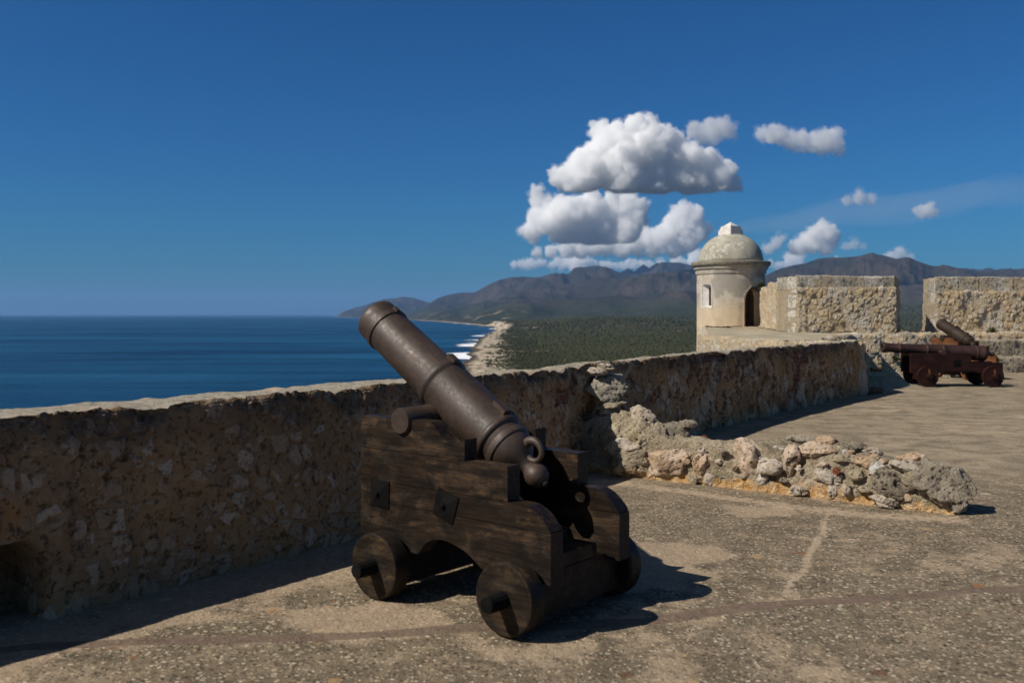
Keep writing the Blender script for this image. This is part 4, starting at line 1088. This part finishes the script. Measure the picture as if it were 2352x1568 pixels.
R1B = [(1300, 780), (1340, 690), (1400, 640), (1440, 616), (1480, 606), (1520, 602), (1560, 603), (1600, 612), (1680, 622), (1760, 640), (1840, 660), (1900, 780)]
R2 = [(930, 780), (960, 722), (990, 712), (1050, 703), (1120, 689), (1180, 677), (1230, 662), (1262, 652), (1320, 645), (1368, 636), (1430, 641), (1480, 633), (1516, 626), (1570, 621), (1600, 617), (1640, 630), (1700, 638), (1755, 634),
      (1790, 618), (1820, 610), (1850, 605), (1880, 594), (1910, 591), (1935, 592), (1970, 589), (1990, 584), (2003, 580), (2016, 585), (2030, 587), (2060, 595), (2078, 591), (2090, 592), (2110, 601), (2150, 614), (2165, 608), (2185, 612), (2215, 621), (2260, 625), (2300, 621), (2352, 617), (2500, 600), (2700, 630), (3000, 660)]
RF = [(1040, 780), (1100, 716), (1180, 700), (1250, 688), (1320, 682), (1400, 676), (1480, 680), (1560, 668), (1650, 672), (1760, 668), (1850, 655), (1950, 650), (2050, 655), (2150, 650), (2300, 655), (2500, 640), (2900, 670)]
RIDGES = [(R0, 21500, 2600, 1800, 1), (R1B, 19500, 4200, 3000, 2), (R1, 15500, 4000, 3000, 3), (R2, 11800, 3600, 2600, 4), (RF, 8900, 1900, 1500, 5)]
RIDGES = [([(U(a), 721 - b) for a, b in r], z, wf, wb, s) for r, z, wf, wb, s in RIDGES]
def land_h(X, Z):
    """height above the sea, mountain weight, inland distance"""
    d = X - coast_x(Z)
    if d < -60: return -2.2, 0, d
    u = X / Z
    rise = smooth01(d, 100, 3000)
    a = 2.6 * smooth01(d, -10, 25) - 2.2 * (1 - smooth01(d, -60, 5)) + 9 * smooth01(d, 90, 600) + rise * 118 * smooth01(Z, 2200, 8600)
    a += 27 * fbm(Vector((X / 620, Z / 900, 4)), 4) * smooth01(d, 120, 900) * min(1.5, .35 + Z / 4500)
    a += 26 * smooth01(d, 4, 60 + 30 * MN.noise(Vector((Z / 90, 1, 1)))) * smooth01(Z, 3150, 3600) * (1 - smooth01(Z, 4700, 5200)) * (1 - smooth01(d, 500, 1200))
    mt = 0
    if Z > 5200:
        for prof, zk, wf, wb, sd in RIDGES:
            zz = zk * (1 + .05 * MN.noise(Vector((u * 9, sd * 3.3, 1))))
            t = (Z - zz)
            if t < -wf or t > wb: continue
            e = interp(prof, u)
            H = e * zz / FOC + 63.6
            if H < 5: continue
            q = 1 - abs(t) / (wf if t < 0 else wb)
            sh = q ** 1.15 * (1.0 + .0 * q)
            rg = MN.ridged_multi_fractal(Vector((X / 1500, Z / 2300, sd)), .9, 2.1, 5, 1.0, 2.0)
            g = (rg - 1.15) * .80 * (4 * q * (1 - q)) ** .8 + .03 * (MN.noise(Vector((X / 240, Z / 300, sd)))) * min(1, (1 - q) * 6)
            h = min(H * max(0, sh + g * sh ** .4), max(0, e * Z / FOC + 63.6) * 1.0 + 2)
            w = smooth01(d, 20, 260)
            if h * w > a: a = h * w; mt = max(mt, smooth01(h, 80, 240))
    return a, mt, d
def land():
    us = axis_steps([(-.24, .0016), (-.10, .0011), (.46, .003), (.95, .01)])
    zs = [150.0]
    while zs[-1] < 27500: zs.append(zs[-1] * (1.0125 if zs[-1] < 5200 else 1.0085))
    V, at_d, at_m = [], [], []
    for Z in zs:
        for u in us:
            a, mt, d = land_h(u * Z, Z)
            V.append((u * Z, Z, SEA + a)); at_d.append(d); at_m.append(mt)
    nu, nz = len(us), len(zs)
    idx = np.arange(nu * nz).reshape(nz, nu)
    F = np.stack([idx[:-1, :-1].ravel(), idx[:-1, 1:].ravel(), idx[1:, 1:].ravel(), idx[1:, :-1].ravel()], 1)
    V = np.array(V); F = F[(V[F][:, :, 2].max(1) > SEA - 2.0)]
    used = np.unique(F); rem = -np.ones(len(V), int); rem[used] = np.arange(len(used))
    t = NT('scrub_land')
    co = t.coord(); d = t.attr('inland'); mt = t.attr('mount')
    n1 = t.noise(.0011, 5, .6); n2 = t.noise(.006, 5, .65); n3 = t.noise(.03, 5, .7); n4 = t.noise(.11, 3, .7); v = t.voro(.09)
    plain = t.mix(t.rng(n2, .36, .64), (.034, .040, .018), (.054, .056, .030))
    plain = t.mix(t.rng(n1, .45, .62, 0, .8), plain, (.060, .058, .034))
    plain = t.mix(t.rng(v, .25, .75, 0, .6), plain, (.016, .022, .010))
    plain = t.mix(t.rng(n3, .60, .70, 0, .5), plain, (.12, .105, .065))
    hill = t.mix(t.rng(n1, .38, .62), (.036, .032, .026), (.070, .055, .045))
    hill = t.mix(t.rng(n2, .44, .62, 0, .75), hill, (.024, .027, .016))
    hill = t.mix(t.rng(n3, .58, .72, 0, .5), hill, (.105, .082, .06))
    c = t.mix(mt, plain, hill)
    sand = t.mix(t.rng(n4, .36, .62), (.36, .29, .21), (.52, .44, .33)); sand = t.mix(t.rng(n3, .5, .64, 0, .8), sand, (.16, .125, .095))
    dd = t.math('ADD', d, t.math('ADD', t.math('MULTIPLY', t.math('SUBTRACT', n3, .5), 90), t.math('MULTIPLY', t.math('SUBTRACT', n2, .5), 70)))
    c = t.mix(t.rng(dd, 38, 66, 1, 0), c, sand)
    c = t.mix(t.rng(t.math('ADD', d, t.math('MULTIPLY', t.math('SUBTRACT', n4, .5), 20)), 4, 15, 1, 0), c, (.085, .068, .052))
    track = t.rng(t.noise(.0042, 2, .4, dist=1.2), .497, .503, 0, 1)
    c = t.mix(t.math('MULTIPLY', t.math('MULTIPLY', track, t.rng(n2, .54, .6)), t.rng(d, 500, 800, .45, 0)), c, (.40, .32, .22))
    h = t.math('ADD', t.math('MULTIPLY', n3, 9), t.math('MULTIPLY', t.rng(v, .1, .8, 1, 0), 5)); h = t.math('ADD', h, t.math('MULTIPLY', n2, t.math('MULTIPLY', mt, 60)))
    t.pbr(c, 1.0, t.bump(h, .8, 1.0), 0, 0)
    o = np_mesh('coast_and_mountains', V[used], rem[F], t.m)
    attr(o, 'inland', np.array(at_d)[used]); attr(o, 'mount', np.array(at_m)[used])
    tag(o, kind='structure')
land()

def forest():
    """low scrub wood on the plain: thousands of small crowns, one mass"""
    bm = bmesh.new(); bmesh.ops.create_icosphere(bm, subdivisions=2, radius=1)
    bm.verts.ensure_lookup_table()
    bv = np.array([v.co[:] for v in bm.verts]); bf = np.array([[v.index for v in f.verts] for f in bm.faces]); bm.free()
    rng_ = np.random.RandomState(4); protos = []
    for k in range(10):
        off = Vector(rng_.rand(3) * 40)
        r = np.array([1 + .45 * MN.noise(Vector(p) * 1.6 + off) + .30 * MN.noise(Vector(p) * 4 + off) for p in bv])
        protos.append(bv * r[:, None])
    Vs, Fs, cs, n = [], [], [], 0
    rr = random.Random(12); cnt = 0
    while cnt < 30000:
        cnt += 1
        u = rr.uniform(-.05, .215) if rr.random() < .90 else rr.uniform(.395, .452)
        Z = math.exp(rr.uniform(math.log(850), math.log(6200))); X = u * Z
        a, mt, d = land_h(X, Z)
        if d < 40 + 40 * MN.noise(Vector((X / 60, Z / 60, 0))) or a < 1: continue
        if d < 130 and rr.random() < .45: continue
        if MN.noise(Vector((X / 190, Z / 320, 6))) > .42: continue
        s = Z * .0011 * rr.uniform(.4, 1.7) + .8
        if d < 130: s *= .6
        P = protos[rr.randrange(10)] * np.array([s, s, s * rr.uniform(.5, .8)])
        c, sn = math.cos(cnt), math.sin(cnt)
        P = P @ np.array([[c, sn, 0], [-sn, c, 0], [0, 0, 1]])
        Vs.append(P + np.array([X, Z, SEA + a + s * .22])); Fs.append(bf + n); n += len(bv)
        cs.append(np.full(len(bv), rr.random()))
    t = NT('scrub_foliage')
    f = t.attr('tone'); n3 = t.noise(.25, 4, .7); n1 = t.noise(.0018, 4, .6)
    c = t.ramp(f, [(0, (.030, .035, .016)), (.5, (.040, .045, .020)), (.8, (.050, .053, .026)), (1, (.064, .058, .036))])
    c = t.mix(t.rng(n1, .42, .62, 0, .6), c, (.056, .054, .032)); c = t.mix(t.rng(n3, .45, .7, 0, .3), c, (.018, .024, .010))
    t.pbr(c, 1.0, t.bump(n3, .7, 2.0), 0, 0)
    o = np_mesh('scrub_forest', np.vstack(Vs), np.vstack(Fs), t.m, None, True)
    attr(o, 'tone', np.concatenate(cs))
    tag(o, 'dark green low scrub wood covering the coastal plain below the mountains', 'forest', kind='stuff')
forest()

def sea():
    angs = [math.radians(a) for a in axis_steps([(-180, 4), (-40, .6), (40, 4), (180, 4)])]
    rs = [20.0]
    while rs[-1] < 58000: rs.append(rs[-1] * 1.055)
    V = [(0, 0, SEA)]; na = len(angs) - 1
    for r in rs:
        for a in angs[:-1]: V.append((r * math.sin(a), r * math.cos(a), SEA))
    F = []
    for i in range(len(rs) - 1):
        for k in range(na):
            k2 = (k + 1) % na; F.append((1+i*na+k, 1+i*na+k2, 1+(i+1)*na+k2, 1+(i+1)*na+k))
    F = np.array(F)
    t = NT('deep_blue_sea')
    co = t.coord()
    s1 = t.noise(.0011, 5, .6, t.map(co, (.35, 1.3, 1), rot=(0, 0, .25)), .8); s2 = t.noise(.006, 5, .65, t.map(co, (.3, 1.5, 1), rot=(0, 0, .2)), .6); w1 = t.noise(.035, 4, .65, t.map(co, (.5, 1.4, 1), rot=(0, 0, .5))); w2 = t.noise(.22, 4, .65, t.map(co, (.6, 1.2, 1)))
    c = t.mix(t.rng(s1, .36, .62), (.0030, .034, .080), (.0070, .066, .130))
    c = t.mix(t.rng(s2, .50, .64, 0, .7), c, (.0013, .016, .044))
    c = t.mix(t.rng(s2, .30, .44, .6, 0), c, (.014, .085, .16))
    h = t.math('ADD', t.math('MULTIPLY', w1, 9.0), t.math('MULTIPLY', w2, 1.2))
    t.pbr(c, t.rng(s2, .3, .7, .30, .42), t.bump(h, .9, 1.0), 0, .3, IOR=1.33)
    o = np_mesh('sea', np.array(V), F, t.m); tag(o, kind='structure')
    # surf along the rocks
    V, F, A_, B_ = [], [], [], []
    zs = [900.0]
    while zs[-1] < 7000: zs.append(zs[-1] * 1.004)
    m = 18
    for Z in zs:
        x0 = coast_x(Z)
        for j in range(m + 1):
            q = j / m; V.append((x0 + 16 - q * 95, Z, SEA + .35)); A_.append(q)
            B_.append(smooth01(fbm(Vector((Z / 260, 3, 4)), 3), -.05, .45) * .8 + .20)
    idx = np.arange(len(zs) * (m + 1)).reshape(len(zs), m + 1)
    F = np.stack([idx[:-1, :-1].ravel(), idx[:-1, 1:].ravel(), idx[1:, 1:].ravel(), idx[1:, :-1].ravel()], 1)
    t = NT('surf_foam'); q = t.attr('off'); b = t.attr('power')
    n = t.noise(.045, 5, .65, t.map(t.coord(), (.45, 1.0, 1)), .6)
    f = t.rng(t.math('ADD', n, t.math('SUBTRACT', t.math('MULTIPLY', b, t.rng(q, .10, .95, .50, -.05)), .08)), .62, .72)
    f = t.math('MULTIPLY', f, t.rng(q, .0, .08))
    bs = t.n('BsdfDiffuse', {'Color': (.82, .84, .86, 1)}); tr = t.n('BsdfTransparent')
    mx = t.n('MixShader', {0: f, 1: tr.outputs[0], 2: bs.outputs[0]}); t.t.links.new(mx.outputs[0], t.out.inputs['Surface'])
    o = np_mesh('surf_foam', np.array(V), F, t.m); attr(o, 'off', A_); attr(o, 'power', B_); tag(o, kind='structure')
sea()

# ------------------------------------------------------------------ clouds
CLOUD_BASE = 1450.0
def cloud_mat(name, dens):
    t = NT(name)
    pass
    v = t.n('VolumePrincipled', {'Color': (.9993, .9993, 1.0, 1), 'Density': dens, 'Anisotropy': .0})
    t.t.links.new(v.outputs[0], t.out.inputs['Volume'])
    return t.m
def cloud(base_y, blobs, label, seed, dens=.014, depth=.8, rough=1.0, alt=CLOUD_BASE):
    Zc = min(36000, alt * FOC / (721 - base_y)); k = Zc / FOC
    rr = random.Random(seed)
    bm = bmesh.new()
    def ball(c, r, sub=2):
        bmesh.ops.create_icosphere(bm, subdivisions=sub, radius=r, matrix=Matrix.Translation(c))
    zb = EYE + (721 - base_y) * k
    for cx, cy, r in blobs:
        c = Vector(((cx - 1176) * k, Zc + rr.uniform(-.4, .4) * r * k * depth, EYE + (721 - cy) * k)); R_ = r * k
        ball(c, R_ * .90)
        for q in range(15):
            d = Vector((rr.gauss(0, 1), rr.gauss(-.4, 1) * depth, rr.gauss(.3, 1))).normalized()
            c2 = c + d * R_ * rr.uniform(.62, .92); r2 = R_ * rr.uniform(.18, .46) ; ball(c2, r2, 2)
            for q2 in range(4):
                d2 = (d * .8 + Vector((rr.gauss(0, 1), rr.gauss(-.3, 1), rr.gauss(.2, 1))).normalized()).normalized()
                ball(c2 + d2 * r2 * rr.uniform(.7, 1.0), r2 * rr.uniform(.22, .5), 1)
    w = max(b[0] + b[2] for b in blobs) - min(b[0] - b[2] for b in blobs)
    for v in bm.verts:
        lim = zb + (.012 * w * MN.noise(v.co / (.2 * w * k)) + 1.2 * MN.noise(v.co / (9 * k))) * k
        if v.co.z < lim: v.co.z = lim - (lim - v.co.z) * .06
    me = bpy.data.meshes.new('cloud'); bm.to_mesh(me); bm.free()
    shells = []
    for shell in (1, 0):
        o = bpy.data.objects.new('cloud' if shell else 'cloud_core', me); COL.objects.link(o)
        vs = max(.85, min(1.35, w / 260)) * k * (1.4 if shell else 1)
        md = o.modifiers.new('r', 'REMESH'); md.mode = 'VOXEL'; md.voxel_size = vs
        dg = bpy.context.evaluated_depsgraph_get(); dg.update()
        me2 = bpy.data.meshes.new_from_object(o.evaluated_get(dg), depsgraph=dg)
        o.modifiers.clear(); o.data = me2; me2.name = o.name
        n = len(me2.vertices); co = np.zeros(n * 3, np.float32); me2.vertices.foreach_get('co', co); co = co.reshape(-1, 3)
        nr = np.zeros(n * 3, np.float32); me2.vertex_normals.foreach_get('vector', nr); nr = nr.reshape(-1, 3)
        off = Vector((seed * 3.1, seed * 1.7, 0)); dsp = np.zeros(n)
        for i in range(n):
            p = Vector(co[i]) / k
            up = .3 + .7 * smooth01(nr[i][2], -.6, .1)
            if shell:
                a = 3.4 + 7.5 * MN.noise(p / 17 + off) + 6.0 * MN.noise(p / 7 + off) + 3.4 * MN.noise(p / 3.2 + off)
                dsp[i] = max(-1.5, a) * k * (.55 + .45 * up)
            else:
                a = 5.0 * (.40 - abs(MN.noise(p / 22 + off))) + 5.2 * (.32 - abs(MN.noise(p / 11 + off))) + 4.2 * (.30 - abs(MN.noise(p / 5.4 + off))) + 2.4 * (.28 - abs(MN.noise(p / 2.7 + off)))
                dsp[i] = (a - 1.2) * up * k * rough
        co += nr * dsp[:, None]
        me2.vertices.foreach_set('co', co.ravel().astype(np.float32)); me2.update()
        me2.polygons.foreach_set('use_smooth', [True] * len(me2.polygons))
        me2.materials.clear(); me2.materials.append(cloud_mat('cloud_vapour', dens * (1.5 if shell else 5.6) / k))
        shells.append(o)
    bpy.data.meshes.remove(me); shells[1].parent = shells[0]
    tag(shells[0], label, 'cloud', 'white clouds over the mountains')
def row(x0, x1, yb, h, n, seed):
    rr = random.Random(seed); out = []
    for i in range(n):
        x = x0 + (x1 - x0) * (i + rr.random()) / n; e = .45 + .55 * MN.noise(Vector((x / 45, seed, 1))) ** 1 + rr.uniform(-.1, .2)
        r = h * rr.uniform(.28, .52) * max(.4, e); out.append((x, yb - r * rr.uniform(.3, 1.3), r))
    return out
CL = [
 (441, [(1300, 412, 34), (1345, 380, 46), (1340, 412, 48), (1400, 330, 48), (1420, 385, 66), (1468, 308, 42), (1490, 350, 62), (1505, 400, 66), (1548, 322, 27), (1570, 365, 44), (1590, 405, 52), (1620, 385, 38), (1650, 405, 40), (1680, 420, 25), (1440, 420, 50)], 'largest white cumulus cloud with flat grey base, highest of the group', 1, .014, 1.0),
 (560, [(1222, 530, 26), (1240, 500, 34), (1238, 462, 24), (1230, 440, 14), (1262, 480, 30), (1290, 500, 50), (1300, 535, 34), (1350, 490, 50), (1370, 525, 44), (1410, 480, 40), (1440, 470, 32), (1455, 500, 34), (1440, 528, 38), (1400, 545, 28), (1330, 548, 26), (1470, 480, 20)], 'second large cumulus cloud directly below the highest one, with a pointed left tower', 2, .014, 1.0),
 (592, [(1235, 582, 12), (1265, 578, 16), (1300, 574, 20), (1335, 576, 22), (1365, 566, 26), (1395, 560, 28), (1425, 572, 24), (1455, 560, 28), (1485, 548, 28), (1510, 556, 30), (1535, 535, 30), (1560, 520, 34), (1590, 500, 28), (1572, 484, 20), (1552, 482, 12), (1602, 530, 30), (1580, 556, 28), (1550, 572, 22), (1500, 578, 18)], 'long cumulus bank rising to the right just left of the domed turret', 3, .014, 1.0),
 (624, row(1180, 1600, 616, 46, 52, 3), 'low row of small puffy clouds resting on the ridge left of the turret', 4, .014, 1.0),
 (336, [(1598, 300, 22), (1615, 310, 26), (1635, 300, 30), (1655, 296, 28), (1670, 302, 22), (1630, 318, 18)], 'small soft cloud touching the upper right of the largest cloud', 5, .005, 1.0),
 (360, [(1752, 308, 18), (1772, 312, 22), (1795, 314, 24), (1818, 322, 24), (1842, 322, 22), (1865, 332, 24), (1888, 328, 27), (1910, 318, 24), (1918, 336, 22), (1930, 350, 12), (1840, 338, 16)], 'long soft two humped cloud alone in the blue sky on the upper right', 6, .006, 1.0),
 (474, [(1945, 462, 13), (1970, 456, 16), (1998, 460, 14)], 'thin small cloud high above the left battlement', 7, .005, 1.0),
 (504, [(2112, 488, 15), (2130, 484, 17), (2148, 490, 11)], 'small round cloud alone above the gap between the battlements', 8, .006, 1.0),
 (585, [(1830, 572, 20), (1862, 556, 28), (1885, 535, 27), (1905, 548, 24), (1895, 570, 22)], 'upright cumulus cloud above the mountains right of the turret', 9, .012, 1.0),
 (584, [(1765, 572, 14), (1782, 560, 14), (1795, 549, 10)], 'slanting small cloud between the turret dome and the upright cumulus', 10, .008, 1.0),
 (640, row(1765, 1950, 616, 46, 26, 5), 'low cloud bank showing over the ridge right of the turret', 11, .012, 1.0),
 (612, [(2045, 590, 15), (2065, 584, 16), (2085, 594, 12)], 'small pale cloud behind the highest mountain peak', 12, .008, 1.0),
 (572, [(1945, 566, 12), (1962, 562, 13), (1980, 567, 9)], 'faint grey wisp of cloud right of the upright cumulus', 13, .004, 1.0),
]
for by, bl, lab, sd, dn, rg in CL: cloud(by, bl, lab, sd, dn, .8, rg)

def streak():
    Z = 22000; k = Z / FOC; bm = bmesh.new(); bmesh.ops.create_icosphere(bm, subdivisions=5, radius=1)
    for v in bm.verts:
        x, y, z = v.co; x2 = x * 410 * k
        n1 = fbm(Vector((x * 3, y * 2, z)), 4)
        v.co = Vector(((2030 - 1176) * k + x2, Z + y * 1500, EYE + (721 - 478) * k + x2 * .13 + z * (34 + 26 * n1) * k * (1.0 + .5 * x) + 9 * k * fbm(Vector((x * 5, 3, 1)), 3)))
    o = bm_obj('cloud', bm, cloud_mat('thin_vapour', 5.0e-5), None, True)
    tag(o, 'faint grey cloud streak stretching across the lower right sky', 'cloud', 'white clouds over the mountains')
streak()

def plant(px, py, depth, size, label, seed):
    rr = random.Random(seed); c = Vector(((px - 1176) / FOC * depth, depth, EYE - (py - 721) / FOC * depth))
    bm = bmesh.new()
    for k in range(70):
        a, e = rr.uniform(0, 6.283), rr.uniform(.15, 1.35); L = size * rr.uniform(.35, 1.0); w = size * rr.uniform(.05, .10)
        d = Vector((math.cos(a) * math.cos(e), math.sin(a) * math.cos(e), math.sin(e))); sd_ = d.cross(Vector((0, 0, 1))).normalized()
        mid = d * L * .55 + Vector((0, 0, L * .10)); tip = d * L
        v = [bm.verts.new(p) for p in (Vector(), mid + sd_ * w, tip, mid - sd_ * w)]; bm.faces.new(v)
    t = NT('weed_leaves'); n = t.noise(9); t.pbr(t.mix(n, (.035, .060, .014), (.085, .105, .030)), .6)
    o = bm_obj('weed', bm, t.m, None, True); o.location = c
    tag(o, label, 'weed', 'weeds growing out of the masonry')
plant((3250 + 1705 * .2743) / 1.6327, (1050 + 745 * .2743) / 1.6327, 27.75, .30, 'green weed growing on the ledge under the right battlement', 1)
plant((3250 + 410 * .2743) / 1.6327, (1050 + 1105 * .2743) / 1.6327, 26.40, .22, 'green weed on the rampart face just left of the red gun', 2)
plant((2550 + 868 * .3508) / 1.6327, (800 + 800 * .3508) / 1.6327, 32.6, .34, 'dry weed sprouting between the domed turret and the broken flank wall', 3)

# ------------------------------------------------------------------ air
def haze():
    bm = bmesh.new(); bm_box(bm, (-59000, -59000, SEA - 4.5), (59000, 59000, 1180))
    t = NT('sea_air_haze')
    v = t.n('VolumePrincipled', {'Color': (.27, .50, .90, 1), 'Density': 2.2e-5, 'Anisotropy': .0})
    t.t.links.new(v.outputs[0], t.out.inputs['Volume'])
    o = bm_obj('haze', bm, t.m); tag(o, 'thin blue sea haze in the air', 'haze', kind='stuff')
haze()

# ------------------------------------------------------------------ light, sky, camera
SUN_AZ = Vector((-.915, -.404)); SUN_EL = math.radians(43.5)
sun = bpy.data.lights.new('sun', 'SUN'); sun.energy = 5.0; sun.angle = math.radians(.53); sun.color = (1, .945, .86)
so = bpy.data.objects.new('sun', sun); COL.objects.link(so)
sd = Vector((SUN_AZ.x * math.cos(SUN_EL), SUN_AZ.y * math.cos(SUN_EL), math.sin(SUN_EL))).normalized()
so.rotation_euler = sd.to_track_quat('Z', 'Y').to_euler(); so.location = (-20, -10, 40)
W = bpy.data.worlds.new('World'); S.world = W; W.use_nodes = True
nt = W.node_tree; nt.nodes.clear()
sky = nt.nodes.new('ShaderNodeTexSky'); sky.sky_type = 'NISHITA'; sky.sun_disc = False
sky.sun_elevation = SUN_EL
sky.sun_rotation = math.atan2(SUN_AZ.x, SUN_AZ.y)
sky.air_density = 1.0; sky.dust_density = .6; sky.ozone_density = 3.0; sky.altitude = 60
bg = nt.nodes.new('ShaderNodeBackground'); bg.inputs['Strength'].default_value = .06
wo = nt.nodes.new('ShaderNodeOutputWorld'); gm = nt.nodes.new('ShaderNodeGamma'); gm.inputs[1].default_value = 1.12; nt.links.new(sky.outputs[0], gm.inputs[0])
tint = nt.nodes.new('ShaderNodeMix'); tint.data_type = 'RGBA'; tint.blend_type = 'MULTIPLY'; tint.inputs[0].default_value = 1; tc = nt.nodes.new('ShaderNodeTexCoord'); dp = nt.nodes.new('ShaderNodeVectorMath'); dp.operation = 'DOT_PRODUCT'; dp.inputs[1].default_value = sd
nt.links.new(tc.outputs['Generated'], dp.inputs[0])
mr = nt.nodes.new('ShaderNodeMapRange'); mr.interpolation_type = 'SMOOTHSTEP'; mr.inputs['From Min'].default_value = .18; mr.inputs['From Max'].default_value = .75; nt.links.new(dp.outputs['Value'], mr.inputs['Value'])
tm = nt.nodes.new('ShaderNodeMix'); tm.data_type = 'RGBA'; tm.inputs[6].default_value = (.13, .51, .88, 1); tm.inputs[7].default_value = (.62, .60, .55, 1)  # sky out of view turned neutral towards the sun, to warm the ambient light
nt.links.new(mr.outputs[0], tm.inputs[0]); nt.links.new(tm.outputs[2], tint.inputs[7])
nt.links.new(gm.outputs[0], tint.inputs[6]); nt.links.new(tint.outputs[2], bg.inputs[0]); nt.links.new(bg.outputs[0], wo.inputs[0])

cam = bpy.data.cameras.new('camera'); co_ = bpy.data.objects.new('camera', cam); COL.objects.link(co_)
co_.location = (0, 0, EYE); co_.rotation_euler = (math.radians(90), 0, 0)
cam.sensor_width = 36; cam.lens = FOC / 2352 * 36; cam.shift_y = -(784 - 721) / 2352
cam.clip_start = .1; cam.clip_end = 200000
cam.dof.use_dof = True; cam.dof.focus_distance = 8.8; cam.dof.aperture_fstop = 2.4
S.camera = co_
S.view_settings.view_transform = 'Standard'; S.view_settings.look = 'None'; S.view_settings.exposure = 0; S.view_settings.gamma = 1
cy = S.cycles
cy.max_bounces = 24; cy.diffuse_bounces = 3; cy.glossy_bounces = 2; cy.transmission_bounces = 2; cy.transparent_max_bounces = 8; cy.volume_bounces = 24
cy.use_adaptive_sampling = True; cy.adaptive_threshold = .015
cy.use_denoising = True; cy.denoiser = 'OPENIMAGEDENOISE'
cy.sample_clamp_indirect = 6
